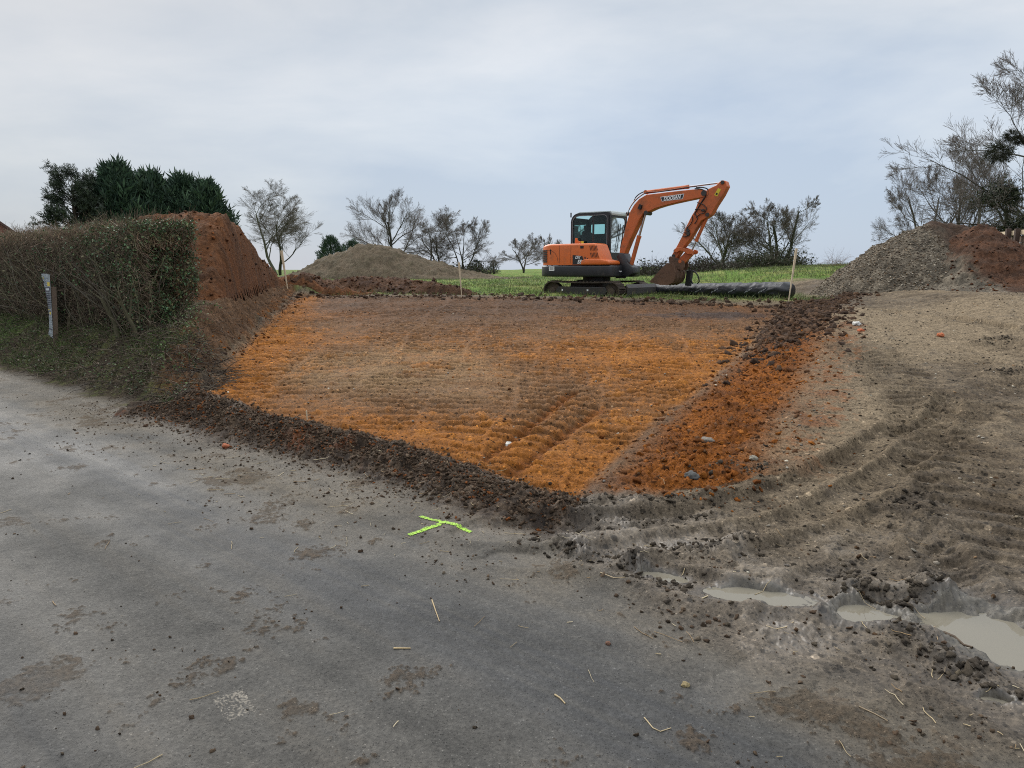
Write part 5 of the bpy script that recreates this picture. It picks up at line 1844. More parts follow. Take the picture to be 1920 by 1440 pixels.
    P('counterweight', prism(plan(-1.66, 1.02, -.94, .94, .60), .70, 1.035, .05, 3, 'xy', .9), DK, root, True)
    # orange cover: rear body plus the right flank running forward beside the cab
    flank = [(-1.02, -.92), (.70, -.92), (.74, -.88), (.74, -.26), (-.90, -.26), (-.90, .92), (-1.02, .92)]
    rear = []
    r = .60
    for i in range(10):
        a = .5 * PI + .5 * PI * i / 9
        rear.append((-1.63 + r + r * math.cos(a), .92 - r + r * math.sin(a)))
    for i in range(10):
        a = PI + .5 * PI * i / 9
        rear.append((-1.63 + r + r * math.cos(a), -.92 + r + r * math.sin(a)))
    bm = prism(flank + rear, 1.045, 1.67, 0, 2, 'xy')
    bm.normal_update()
    top = [e for e in bm.edges if all(v.co.z > 1.6 for v in e.verts)]
    bmesh.ops.bevel(bm, geom=top, offset=.10, segments=4, profile=.5, affect='EDGES', clamp_overlap=True)
    for v in bm.verts:                      # the nose of the flank leans back towards the top
        if v.co.x > .4:
            v.co.x -= .26 * (v.co.z - 1.045) / .62
        if v.co.x < -1.2:
            v.co.z -= .05 * max(0, (v.co.z - 1.3)) / .37 * min(1, (-1.2 - v.co.x) / .4)
    cover = P('engine_cover', bm, OR, root, True)
    bm = prism([(-.02, 1.05), (.955, 1.05), (.965, 1.13), (.90, 1.17), (.62, 1.22), (.15, 1.22), (.02, 1.18)], -.955, -.30, .035, 3)
    P('tool_box', bm, OR, cover, True)
    # vents, handle and seams on the cover
    bm = bmesh.new()
    for row in range(2):
        for i in range(6):
            add_box(bm, (.30 + i * .045 - row * -.03, -.922, 1.53 - row * .20), (.014, .012, .14), Matrix.Rotation(-.25, 4, 'Y'))
    P('vent_slots', bm, BK, cover)
    bm = bmesh.new(); add_box(bm, (.02, -.922, 1.56), (.11, .012, .07)); P('fuel_flap', bm, BK, cover)
    bm = bmesh.new(); add_box(bm, (-1.08, -.921, 1.44), (.022, .018, .15)); P('handle', bm, BK, cover)
    for x in (-.76, -.36):
        bm = bmesh.new(); add_box(bm, (x, -.9195, 1.36), (.008, .006, .52)); P('panel_seam', bm, DK, cover)
    bm = bmesh.new()
    arc = [(-1.22, 1.50), (-1.05, 1.48), (-.92, 1.40), (-.84, 1.28), (-.80, 1.12)]
    for a, c in zip(arc[:-1], arc[1:]):
        m_ = ((a[0] + c[0]) / 2, -.9195, (a[1] + c[1]) / 2); L_ = math.hypot(c[0] - a[0], c[1] - a[1])
        add_box(bm, m_, (L_, .006, .010), Matrix.Rotation(-math.atan2(c[1] - a[1], c[0] - a[0]), 4, 'Y'))
    P('panel_seam', bm, DK, cover)
    bm = bmesh.new()
    for i in range(7):                     # louvres round the rear corner
        z = 1.15 + i * .055
        for k in range(6):
            a = PI + .5 * PI * (k + .5) / 9 * 1.15 + .05
            add_box(bm, (-1.63 + r + (r + .006) * math.cos(a), -.92 + r + (r + .006) * math.sin(a), z), (.03, .115, .034), Matrix.Rotation(a, 4, 'Z'))
    P('louvre', bm, BK, cover)
    # side decal with the type number, and its stripes
    x0, z0 = exz(1073.5, 498, -.922); x1, z1 = exz(1103, 485, -.922)
    y_ = -.9225
    dec = P('side_decal', prism([(x0, 1.06), (x1 - .10, 1.06), (x1 - .20, 1.30), (x0, 1.34)], y_ - .003, y_ + .003), DK, cover)
    bm = bmesh.new()
    for i in range(3):
        sx = x1 - .075 + i * .085
        vs = [bm.verts.new((sx + dx, y_ - .004, z)) for dx, z in ((0, 1.065), (.042, 1.065), (-.03 + .01, 1.275 - i * .03), (-.072 + .01, 1.28 - i * .03))]
        bm.faces.new(vs)
    P('decal_stripe', bm, DK, cover)
    text_mesh('lettering', 'DX', .115, WH, dec, (x0 + .17, y_ - .006, 1.265), (1, 0, -.04), (0.04, 0, 1), .3, .03)
    text_mesh('lettering', '55', .145, WH, dec, (x0 + .24, y_ - .006, 1.135), (1, 0, 0), (0, 0, 1), .2, .045)
    bm = bmesh.new(); add_box(bm, (-1.02, -.943, .94), (.19, .008, .13)); pl = P('rating_plate', bm, WH)
    bm = bmesh.new()
    for i in range(3): add_box(bm, (-1.02, -.9475, .975 - i * .03), (.14, .003, .010))
    P('plate_print', bm, DM, pl)

    # --- cab
    cx0, cx1, cy0, cy1, cz0, cz1 = -.86, .50, -.14, .92, 1.04, 2.60
    cab = empty('cab', (0, 0, 0)); cab.parent = root

    def loop(x0, x1, z0, z1, rad, n=5):
        pts = []
        rs_ = rad if isinstance(rad, (tuple, list)) else (rad,) * 4
        for (cx, cz, a0, q) in ((x0 + rs_[0], z0 + rs_[0], PI, rs_[0]), (x1 - rs_[1], z0 + rs_[1], 1.5 * PI, rs_[1]), (x1 - rs_[2], z1 - rs_[2], 0, rs_[2]), (x0 + rs_[3], z1 - rs_[3], .5 * PI, rs_[3])):
            for i in range(n + 1):
                a = a0 + .5 * PI * i / n
                pts.append((cx + q * math.cos(a), cz + q * math.sin(a)))
        return pts

    def ring(outer, inner, w0, w1, mk):
        bm = bmesh.new()
        vs = [[bm.verts.new(mk(p, w)) for p in lp] for lp in (outer, inner) for w in (w0, w1)]
        o0, o1, i0, i1 = vs
        n = len(outer)
        for k in range(n):
            j = (k + 1) % n
            for a, c in ((o0, o1), (i1, i0), (o1, i1), (i0, o0)):
                bm.faces.new((a[k], c[k], c[j], a[j]))
        return bm
    side = lambda p, w: (p[0], w, p[1])
    front = lambda p, w: (w, p[0], p[1])

    def pane(lp, w, mk):
        bm = bmesh.new(); bm.faces.new([bm.verts.new(mk(p, w)) for p in lp]); return bm
    so, si = loop(cx0, cx1, cz0, cz1, (.05, .05, .10, .26)), loop(cx0 + .065, cx1 - .10, 1.62, cz1 - .085, (.16, .05, .12, .20))
    P('side_frame', ring(so, si, cy0, cy0 + .055, side), DK, cab, True)
    P('window_pane', pane(loop(cx0 + .06, cx1 - .095, 1.615, cz1 - .08, (.16, .05, .12, .20)), cy0 + .02, side), GL, cab)
    # bright rubber seal round the side window
    P('window_seal', ring(loop(cx0 + .052, cx1 - .088, 1.605, cz1 - .072, (.17, .05, .13, .21)), si, cy0 - .008, cy0 - .002, side), mat('grey_seal', (.22, .22, .23), .5), cab)
    bm = bmesh.new(); add_box(bm, (-.08, cy0 + .03, 2.06), (.055, .03, .90)); P('pillar', bm, DK, cab)
    # far side: door with a tall pane, small pane behind it
    P('door_frame', ring(loop(-.16, cx1, cz0, cz1, (.05, .05, .10, .03)), loop(-.07, cx1 - .07, 1.50, cz1 - .20, (.16, .06, .12, .22)), cy1 - .055, cy1, side), DK, cab, True)
    P('window_pane', pane(loop(-.075, cx1 - .065, 1.495, cz1 - .195, (.16, .06, .12, .22)), cy1 - .03, side), GL, cab)
    P('side_frame', ring(loop(cx0, -.165, cz0, cz1, (.05, .02, .02, .26)), loop(cx0 + .10, -.24, 2.02, 2.32, .03), cy1 - .055, cy1, side), DK, cab, True)
    P('window_pane', pane(loop(cx0 + .095, -.235, 2.015, 2.325, .03), cy1 - .03, side), GL, cab)
    # front and rear
    fo, fi = loop(cy0, cy1, cz0, cz1, (.04, .04, .10, .10)), loop(cy0 + .09, cy1 - .075, 1.42, cz1 - .15, (.05, .05, .10, .10))
    P('front_frame', ring(fo, fi, cx1 - .05, cx1 + .004, front), DK, cab, True)
    P('window_pane', pane(loop(cy0 + .085, cy1 - .07, 1.415, cz1 - .145, (.05, .05, .10, .10)), cx1 - .02, front), GL, cab)
    P('rear_frame', ring(loop(cy0 + .05, cy1 - .05, 1.3, cz1 - .12, .05), loop(cy0 + .13, cy1 - .13, 1.75, cz1 - .22, .08), cx0 + .002, cx0 + .05, front), DK, cab, True)
    P('window_pane', pane(loop(cy0 + .125, cy1 - .125, 1.745, cz1 - .215, .08), cx0 + .03, front), GL, cab)
    P('cab_roof', prism([(cx0 + .20, cz1 - .005), (cx1 - .03, cz1 - .005), (cx1 + .015, cz1 - .09), (cx1 + .02, cz1 - .03), (cx1 - .02, cz1 + .035), (cx0 + .28, cz1 + .04), (cx0 + .10, cz1 - .02)], cy0 + .06, cy1 - .02, .02, 2), RF, cab, True)
    # inside: floor, seat, console, levers
    bm = bmesh.new(); add_box(bm, (-.18, .40, 1.12), (1.24, .96, .12)); P('cab_floor', bm, DK, cab)
    se = P('seat', prism([(-.50, 1.42), (-.02, 1.46), (.02, 1.52), (-.02, 1.56), (-.42, 1.54), (-.56, 2.04), (-.62, 2.10), (-.68, 2.06), (-.60, 1.50)], .18, .66, .03), SE, cab, True)
    bm = bmesh.new(); add_box(bm, (-.60, .42, 2.18), (.10, .26, .17), Matrix.Rotation(-.15, 4, 'Y')); P('headrest', bm, SE, se)
    bm = bmesh.new(); add_box(bm, (-.20, .06, 1.50), (.62, .16, .36)); add_box(bm, (-.2, .76, 1.50), (.55, .14, .36)); P('console', bm, SE, cab)
    bm = bmesh.new(); add_cyl(bm, (.04, .06, 1.66), (.10, .06, 1.86), .016, None, 8); P('lever', bm, BK, cab); bm = bmesh.new(); add_cyl(bm, (.04, .76, 1.66), (.10, .76, 1.86), .016, None, 8); P('lever', bm, BK, cab); bm = bmesh.new(); add_box(bm, (.36, .42, 1.5), (.06, .5, .05)); P('dashboard', bm, BK, cab)
    bm = bmesh.new(); add_cyl(bm, (cx1 + .012, .28, 1.45), (cx1 + .012, .50, 2.28), .010, None, 6); add_cyl(bm, (cx1 + .012, .5, 2.28), (cx1 + .012, .46, 1.75), .007, None, 6); P('wiper', bm, BK, cab)
    bm = bmesh.new(); add_box(bm, (cx1 + .05, cy1 - .04, cz1 - .01), (.09, .10, .10)); P('work_light', bm, BK, cab); bm = bmesh.new(); add_box(bm, (cx0 - .01, cy0 + .02, cz1 - .04), (.03, .03, .14)); P('aerial', bm, BK, cab)
    hose('grab_rail', [(cx1 + .03, cy1 - .06, 2.25), (cx1 + .07, cy1 - .05, 2.2), (cx1 + .07, cy1 - .05, 1.75), (cx1 + .03, cy1 - .06, 1.70)], .012, BK, cab)
    bm = prism([(-.66, 1.66), (-.44, 1.66), (-.44, 1.74), (-.56, 1.78), (-.58, 1.86), (-.64, 1.86)], -.24, -.17, .01); P('bracket', bm, OR, cover)
    bm = bmesh.new(); add_box(bm, (-.40, -.215, 1.715), (.10, .01, .10)); P('warning_label', bm, YE, cover)

    # --- swing post and boom foot
    yb = -.10; hw = .135
    px_ = lambda q: exz(q[0], q[1], yb - hw)
    bx, bz = exz(1170, 481, yb)
    P('swing_post', prism([(.70, .74), (1.18, .70), (1.38, .80), (1.36, .98), (1.18, 1.10), (bx + .10, bz + .09), (bx - .08, bz + .11), (bx - .16, bz - .02), (.86, 1.22), (.72, 1.15)], yb - .19, yb + .19, .03), DK, root, True)
    bm = bmesh.new(); add_box(bm, (.95, -.45, .86), (.26, .02, .035)); P('step', bm, WH)
    bm = bmesh.new(); add_cyl(bm, (.88, yb, .66), (.88, yb, 1.2), .16, None, 16); P('swing_pin', bm, DM, root, True)
    # --- boom
    outline = [(1161, 474), (1162.5, 466), (1168, 446), (1175, 417), (1180.5, 398), (1188.5, 384), (1198, 373), (1211.5, 365), (1229, 363), (1252, 360), (1275, 357.5), (1300, 355), (1316, 354.5), (1324, 358), (1326, 364), (1321, 369.5),
               (1308, 371.5), (1286, 376), (1263, 381), (1245, 385.5), (1229, 390.5), (1217, 396), (1206, 400), (1199, 411), (1189, 433), (1181, 450), (1174, 467), (1169.5, 479)]
    boom = P('boom', prism([px_(q) for q in outline], yb - hw, yb + hw, .012, 1), ORB)
    # name plate on the boom
    yf = yb - hw - .004
    c4 = [exz(*q, yf) for q in ((1238.2, 369.2), (1283.0, 363.0), (1280.2, 373.0), (1240.8, 377.8))]
    c4i = [exz(*q, yf) for q in ((1239.2, 370.2), (1281.8, 364.2), (1279.4, 372.2), (1241.4, 376.8))]
    pb = bmesh.new(); pb.faces.new([pb.verts.new((p[0], yf, p[1])) for p in c4]); npl = P('name_plate', pb, WH, boom)
    pb = bmesh.new(); pb.faces.new([pb.verts.new((p[0], yf - .002, p[1])) for p in c4i]); P('plate_field', pb, DK, npl)
    a, c_ = exz(1240.5, 373.6, yf), exz(1281, 368.0, yf)
    ux = Vector((c_[0] - a[0], 0, c_[1] - a[1])); uy = Vector((-ux.z, 0, ux.x))
    tm = text_mesh('lettering', 'DOOSAN', 1.0, WH, npl, (0, 0, 0), (1, 0, 0), (0, 1, 0), .25, .035)
    xs = [v.co.x for v in tm.data.vertices]; ys = [v.co.y for v in tm.data.vertices]
    sw = ux.length * .80 / (max(xs) - min(xs)); sh = .112 / (max(ys) - min(ys))
    mx_, my_ = (max(xs) + min(xs)) / 2, (max(ys) + min(ys)) / 2
    un, vn = ux.normalized(), uy.normalized()
    ctr = Vector(((a[0] + c_[0]) / 2, yf - .006, (a[1] + c_[1]) / 2))
    for v in tm.data.vertices:
        v.co = ctr + un * ((v.co.x - mx_) * sw) + vn * ((v.co.y - my_) * sh)
    # bosses and small fittings on the boom
    for q, rr_ in (((1201, 389.5), .05), ((1211, 399), .062), ((1320, 362), .075)):
        bm = bmesh.new(); x, z = exz(*q, yb - hw); add_cyl(bm, (x, yb - hw - .02, z), (x, yb + hw + .02, z), rr_, None, 16); P('pin', bm, DM, boom, True)
    x, z = exz(1201, 389.5, yb - hw)
    bm = bmesh.new(); add_box(bm, (x, yb - hw - .03, z + .02), (.09, .06, .13), Matrix.Rotation(.4, 4, 'Y')); P('boom_lamp', bm, BK, boom)
    # pipes along the top of the boom
    for k, dy in enumerate((-.09, -.05)):
        pts = [exz(*q, yb + dy) for q in ((1163, 468), (1172, 421), (1178, 399), (1187, 383), (1200, 370.5), (1214, 363), (1236, 361.5), (1275, 355.5), (1296, 352.5), (1306, 352))]
        hose('boom_pipe', [(p[0], yb + dy, p[1] + .03 + k * .012) for p in pts], .013, ORB if k else BK, boom)
    pts = [exz(*q, yb) for q in ((1188, 381), (1191, 371.5), (1197, 365), (1206, 360), (1213.5, 358.5))]
    hose('hose', [(p[0], yb, p[1]) for p in pts], .016, BK, boom)
    pts = [exz(*q, yb - .08) for q in ((1306, 352), (1316, 351.5), (1326, 354), (1330, 361), (1326, 369), (1316, 381), (1308, 394), (1312, 404), (1308, 413))]
    hose('hose', [(p[0], yb - .10, p[1]) for p in pts], .018, BK, boom)
    pts = [exz(*q, yb - .08) for q in ((1304, 354), (1314, 354.5), (1322, 358), (1325, 366), (1318, 377), (1309, 392), (1303, 402))]
    hose('hose', [(p[0], yb - .13, p[1]) for p in pts], .016, BK, boom)

    # rams: barrel + rod
    def ram(name, a, bq, mid, rb, rrod, y=yb, par=root, double=None):
        (ax, az), (bx_, bz_) = exz(*a, y), exz(*bq, y)
        A, B = Vector((ax, y, az)), Vector((bx_, y, bz_))
        M = A.lerp(B, mid)
        bm = bmesh.new(); add_cyl(bm, A, M, rb, None, 18); add_cyl(bm, M - (B - A).normalized() * .05, M + (B - A).normalized() * .012, rb * 1.12, None, 18)
        add_cyl(bm, A - Vector((0, .07, 0)), A + Vector((0, .07, 0)), rb * 1.1, None, 14)
        o = P(name, bm, ORB, par, True)
        bm = bmesh.new(); add_cyl(bm, M, B, rrod, None, 14); add_cyl(bm, B - Vector((0, .06, 0)), B + Vector((0, .06, 0)), rrod * 1.9, None, 14)
        P('rod', bm, ST, o, True)
        return o
    ram('boom_ram', (1182, 503), (1210.5, 399), .585, .062, .034)
    ram('arm_ram', (1212, 360.3), (1354.5, 342), .57, .050, .026)
    # --- arm
    ya = yb; ha = .115
    pa = lambda q: exz(q[0], q[1], ya - ha)
    arm_o = [(1258.5, 480), (1265, 468), (1270, 459.5), (1280, 440), (1285, 427.5), (1296.5, 404.5), (1303, 394), (1308, 380), (1313, 370), (1328, 354), (1342, 347.5), (1349, 340.5), (1354.8, 337.6), (1360.5, 339.5), (1363.6, 349.5),
             (1355, 366.5), (1343, 385), (1333, 403), (1325, 408.5), (1314, 414), (1303, 432), (1292, 450), (1281, 464), (1271, 480), (1267, 486)]
    arm = P('arm', prism([pa(q) for q in arm_o], ya - ha, ya + ha, .012, 1), ORB)
    for q, rr_ in (((1355, 342), .05), ((1326.5, 402.5), .055), ((1263, 480), .05), ((1266.5, 470.5), .05)):
        bm = bmesh.new(); x, z = exz(*q, ya - ha); add_cyl(bm, (x, ya - ha - .025, z), (x, ya + ha + .025, z), rr_, None, 16); P('pin', bm, DM, arm, True)
    yf2 = ya - ha - .004
    q4 = [exz(*q, yf2) for q in ((1346.5, 352.5), (1351.8, 355.2), (1344.8, 368.5), (1339.2, 365.5))]
    pb = bmesh.new(); pb.faces.new([pb.verts.new((p[0], yf2, p[1])) for p in q4]); wl = P('warning_label', pb, YE, arm)
    bm = bmesh.new(); x, z = exz(1343.8, 363.5, yf2); add_box(bm, (x, yf2 - .003, z), (.05, .003, .05), Matrix.Rotation(.5, 4, 'Y')); P('label_symbol', bm, BK, wl)
    x, z = exz(1318, 394.5, yf2)
    bm = bmesh.new(); add_cyl(bm, (x, yf2 - .03, z), (x, yf2 + .01, z), .035, None, 10); add_box(bm, (x + .03, yf2 - .02, z), (.06, .05, .05)); P('valve', bm, DM, arm)
    for pts in (((1308, 380), (1318, 383), (1325, 390), (1322, 399), (1313, 402), (1306, 408)), ((1304, 393), (1311, 392), (1316, 394)), ((1303, 400), (1307, 406), (1308, 412), (1303, 420)), ((1299, 405), (1299, 414), (1294, 422), (1288, 428)),
                ((1289, 426), (1293, 433), (1293, 441), (1286, 443)), ((1284, 436), (1290, 438), (1292, 436)), ((1281, 442), (1286, 444), (1293, 437))):
        hose('hose', [(exz(*q, yf2)[0], yf2 - .03, exz(*q, yf2)[1]) for q in pts], .013, BK, arm)
    for q in ((1290, 432), (1291, 438)):
        bm = bmesh.new(); x, z = exz(*q, yf2); add_box(bm, (x, yf2 - .02, z), (.09, .05, .08), Matrix.Rotation(.5, 4, 'Y')); P('valve', bm, DM, arm)
    br = ram('bucket_ram', (1327, 404), (1296.5, 471.5), .70, .048, .024)
    # --- linkage
    lk = [(1264, 473), (1264.5, 467), (1270, 463.5), (1280, 464.5), (1288, 467.5), (1294, 467.5), (1299, 469.5), (1299.5, 474), (1296, 476.5), (1291, 477), (1286, 474), (1280, 470.5), (1274, 470), (1269, 473.5)]
    bm = prism([exz(q[0], q[1], ya - .18) for q in lk], ya - .19, ya - .15, .006, 1)
    me2 = prism([exz(q[0], q[1], ya + .17) for q in [(p[0] + 0, p[1]) for p in lk]], ya + .15, ya + .19, .006, 1)
    lko = P('bucket_link', bm, ORB)
    P('bucket_link', prism([(p[0], p[1]) for p in [exz(q[0], q[1], ya - .18) for q in lk]], ya + .15, ya + .19, .006, 1), ORB)
    me2.free()
    (ax, az), (bx2, bz2) = exz(1295.5, 472.5, ya), exz(1279, 490, ya)
    bm = bmesh.new()
    d = Vector((bx2 - ax, 0, bz2 - az))
    add_box(bm, ((ax + bx2) / 2, ya, (az + bz2) / 2), (.12, .2, d.length), d.to_track_quat('Z', 'Y').to_matrix().to_4x4())
    add_cyl(bm, (ax, ya - .2, az), (ax, ya + .2, az), .055, None, 14); add_cyl(bm, (bx2, ya - .16, bz2), (bx2, ya + .16, bz2), .05, None, 14)
    P('push_link', bm, ORB, root, True)
    # --- quick coupler and bucket
    cp = [(1254, 484), (1257, 480.5), (1264, 482), (1275, 486), (1283, 490), (1284, 500), (1280, 507), (1272, 505), (1262, 499), (1256, 495)]
    for dy in (-.13, .13):
        P('coupler', prism([exz(q[0], q[1], ya - .13) for q in cp], ya + dy - .025, ya + dy + .025, .006, 1), RU)
    wb = .34
    pk = lambda q: exz(q[0], q[1], ya - wb)
    prof = [(1250, 493), (1217, 528.5), (1222, 530), (1238, 534.3), (1252, 534.5), (1261, 530), (1266, 521), (1266.5, 510), (1262.5, 500), (1257, 494)]
    pp = [pk(q) for q in prof]
    bk = P('bucket', prism(pp, ya - wb, ya - wb + .022, .003, 1), RU)
    P('side_plate', prism(pp, ya + wb - .022, ya + wb, .003, 1), RU, bk)
    # back shell from the cutting edge round the heel to the top
    shell = pp[1:]
    bm = bmesh.new()
    th = .022
    cxm = sum(p[0] for p in pp) / len(pp); czm = sum(p[1] for p in pp) / len(pp)
    inn = [(p[0] + (cxm - p[0]) * .07, p[1] + (czm - p[1]) * .07) for p in shell]
    rows = []
    for lp in (shell, inn):
        rows.append([[bm.verts.new((p[0], y, p[1])) for p in lp] for y in (ya - wb - .006, ya + wb + .006)])
    n = len(shell)
    for i in range(n - 1):
        for r_ in rows: bm.faces.new((r_[0][i], r_[1][i], r_[1][i + 1], r_[0][i + 1]))
    for k in (0, 1):
        for i in range(n - 1):
            bm.faces.new((rows[0][k][i], rows[0][k][i + 1], rows[1][k][i + 1], rows[1][k][i]))
    P('back_shell', bm, RU, bk, True)
    bm = bmesh.new()
    for y in (-.22, 0.0, .22):            # stiffening straps on the back
        for i in range(3, n - 1):
            a_, b_ = shell[i], shell[i + 1]
            m_ = ((a_[0] + b_[0]) / 2, ya + y, (a_[1] + b_[1]) / 2)
            L_ = math.hypot(b_[0] - a_[0], b_[1] - a_[1])
            add_box(bm, m_, (L_, .07, .03), Matrix.Rotation(-math.atan2(b_[1] - a_[1], b_[0] - a_[0]), 4, 'Y'))
    P('strap', bm, RU, bk)
    # soil crusted in the mouth
    mouth = [(1249, 496), (1221, 527), (1238, 532), (1252, 528), (1260, 512), (1258, 500)]
    bm = prism([pk(q) for q in mouth], ya - wb + .03, ya + wb - .03, .03, 2)
    P('packed_soil', bm, RU, bk, True)
    # hydraulic breaker hose dangling behind the bucket
    for pts in (((1292, 505), (1291, 515), (1297, 528), (1299, 532)), ((1292, 507), (1300, 508), (1308, 516), (1311, 527), (1307, 532))):
        hose('hose', [(exz(*q, ya + .3)[0], ya + .3, exz(*q, ya + .3)[1]) for q in pts], .018, BK, root)
    bm = bmesh.new(); x, z = exz(1292, 522, ya + .3); add_box(bm, (x, ya + .3, z), (.13, .16, .42), Matrix.Rotation(.1, 4, 'Y')); P('hose_block', bm, BK, root)
    return root


build_excavator()
# ------------------------------------------------------------------ things around the site
PINE = mat('raw_timber', (.54, .44, .30), .75, noise=.25, nscale=9, bump=.2, bscale=40, dirt=(.14, .10, .07), dirt_amt=.15)
DTIM = mat('dark_timber', (.060, .038, .028), .85, noise=.35, nscale=8, bump=.4, bscale=30)
WTIM = mat('weathered_timber', (.17, .12, .085), .85, noise=.3, nscale=8, bump=.3, bscale=30)


def stake(px_top, py_top, px_bot, py_bot, Y, w, label, m=PINE, extra=.25):
    b_ = at(px_bot, py_bot, Y); t = at(px_top, py_top, Y)
    b0 = Vector(b_); d = (Vector(t) - b0)
    dn = d.normalized()
    bm = bmesh.new()
    add_box(bm, (0, 0, (d.length - extra) / 2), (w, w * .8, d.length + extra))
    for v in bm.verts:
        if v.co.z > d.length - .01: v.co.x *= .86
        if v.co.z < 0: v.co.x *= .3; v.co.y *= .3
    bmesh.ops.bevel(bm, geom=list(bm.edges), offset=.003, segments=1, affect='EDGES')
    q = dn.to_track_quat('Z', 'Y').to_matrix().to_4x4()
    bm.transform(q)
    o = link('timber_stake', mesh_bm('timber_stake', bm), m)
    o.location = b0
    tag(o, label, 'stake', 'setting out stakes')
    return o


stake(527.5, 470, 536, 522, 17.6, .07, 'reddish timber stake leaning on the slope of the brown spoil heap')
stake(860.5, 492, 864.5, 541, 20.9, .075, 'short pale timber stake at the grass edge, left of the excavator')
stake(1493.5, 466, 1479.5, 559, 18.4, .065, 'long pale timber stake leaning at the right end of the black roll')
stake(574.5, 770, 577, 800, 6.9, .016, 'thin broken peg standing in the dark soil berm by the road', extra=.08)


def sapling_stub(px0, py0, px1, py1, Y, r, label):
    a, b = at(px0, py0, Y), at(px1, py1, Y)
    rs = np.random.RandomState(int(px0))
    W = wander(np.array([b - np.array([0, 0, .06])]), np.array([a - b]), np.array([np.linalg.norm(a - b) + .06]), 6, .05, rs)
    V, Q = tube_arrays(W, np.linspace(r, r * .6, 6)[None], 6)
    c = np.tile([.03, .024, .019], (len(V), 1))
    o = link('dead_stick', mesh_np('dead_stick', V, [Q], True, {'albedo': c}), M_BARK)
    tag(o, label, 'stick', 'sticks standing in the soil berm')


sapling_stub(625, 803, 624.5, 835, 6.35, .006, 'taller dark stick standing upright in the soil berm')
sapling_stub(671, 826, 666, 842, 6.15, .005, 'short dark stick leaning right in the soil berm')


def fallen(name, pts, r, col, label, cat):
    """a branch or stalk lying on the mud, through ground pixels"""
    P = np.array(hits(pts))
    z = full_z(P[:, 0], P[:, 1]) + r * .8
    W = np.concatenate([P, z[:, None]], 1)[None]
    V, Q = tube_arrays(W, np.linspace(r, r * .6, len(pts))[None], 6)
    o = link(name, mesh_np(name, V, [Q], True, {'albedo': np.tile(col, (len(V), 1))}), M_STRAW)
    tag(o, label, cat)


fallen('broken_branch', [(1768, 1200), (1788, 1213), (1805, 1224), (1822, 1233)], .007, (.07, .048, .03), 'dark broken branch with pale split end lying along the largest puddle', 'branch')
fallen('reed_stalk', [(1720, 1182), (1735, 1193), (1750, 1206), (1756, 1222)], .0025, (.34, .24, .14), 'curved tan stalk on wet mud left of the broken branch', 'stalk')
fallen('reed_stalk', [(810, 1128), (817, 1147), (824, 1166)], .0035, (.36, .27, .15), 'straight tan stalk lying alone on the asphalt below the lime mark', 'stalk')
fallen('reed_stalk', [(1208, 1352), (1224, 1368), (1238, 1374), (1258, 1369)], .0026, (.38, .30, .18), 'bent V shaped straw on the asphalt near the bottom of the frame', 'stalk')
fallen('reed_stalk', [(1610, 1330), (1640, 1345), (1664, 1358)], .003, (.25, .19, .12), 'straight brown stalk on the asphalt below the pale short puddle', 'stalk')
fallen('reed_stalk', [(1125, 1085), (1150, 1092), (1172, 1098)], .003, (.40, .31, .19), 'pale stalk on mud left of the small sliver puddle', 'stalk')
fallen('reed_stalk', [(1298, 1130), (1312, 1126), (1327, 1120)], .0045, (.46, .38, .24), 'short thick pale stalk on mud below the sliver puddle', 'stalk')
fallen('reed_stalk', [(738, 1219), (752, 1220), (770, 1221)], .004, (.40, .30, .16), 'short stout straw on a patch of dried mud on the road', 'stalk')
fallen('reed_stalk', [(1040, 1305), (1050, 1315), (1060, 1323)], .004, (.36, .28, .16), 'short straw beside a crumb of earth in the road', 'stalk')
fallen('reed_stalk', [(1436, 1180), (1455, 1184), (1474, 1183), (1487, 1176)], .003, (.42, .33, .2), 'pale bent stalk on dark mud below the long puddle', 'stalk')


def rock(px, py, s, col, label, seed, name='stone', cat='stone', flat=.75):
    V, Fc = ico_template(seed, 3, .35, flat)
    x, y = hit(px, py)
    z = float(full_z(x, y)[0])
    o = link(name, mesh_np(name, V * np.array([s * 1.2, s, s]), [Fc], True, {'albedo': np.tile(col, (len(V), 1))}), M_STONE)
    o.location = (x, y, z + s * .3); o.rotation_euler = (0, 0, seed)
    tag(o, label, cat)
    return o


rock(1326, 835, .055, (.17, .15, .125), 'rounded grey stone at the top of the orange soil slope', 401)
rock(1296, 907, .042, (.10, .10, .095), 'dark grey stone near the foot of the orange soil slope', 402)
rock(1412, 872, .03, (.26, .24, .19), 'pale flat stone in grey mud beyond the orange slope', 403)
rock(1606, 615, .055, (.48, .47, .44), 'white stone lying beside a red brick scrap on the gravel', 404)
rock(1614, 624, .04, (.38, .11, .05), 'orange red brick scrap next to the white stone', 405, 'brick_scrap', 'brick scrap')
rock(1763, 635, .045, (.40, .13, .06), 'orange red brick scrap lying alone on the far gravel', 406, 'brick_scrap', 'brick scrap')
rock(954, 829, .028, (.55, .53, .48), 'small white stone on the orange soil between the two grooves', 407)
rock(424, 842, .032, (.30, .10, .05), 'red brick fragment at the left foot of the dark berm', 408, 'brick_scrap', 'brick scrap')
rock(1285, 1287, .014, (.24, .19, .10), 'small yellowish pebble on the asphalt', 409, 'stone', 'stone')
rock(1140, 1208, .011, (.14, .075, .05), 'small brown pebble alone on wet asphalt below the ruts', 410)
rock(1712, 541, .15, (.016, .016, .020), 'crumpled black plastic sheet at the foot of the gravel heap', 411, 'plastic_sheet', 'plastic sheet', .5)
rock(1195, 517, .36, (.09, .075, .055), 'brown weathered hump of earth behind the excavator blade', 412, 'earth_hump', 'earth mound', .9).location.y += 6


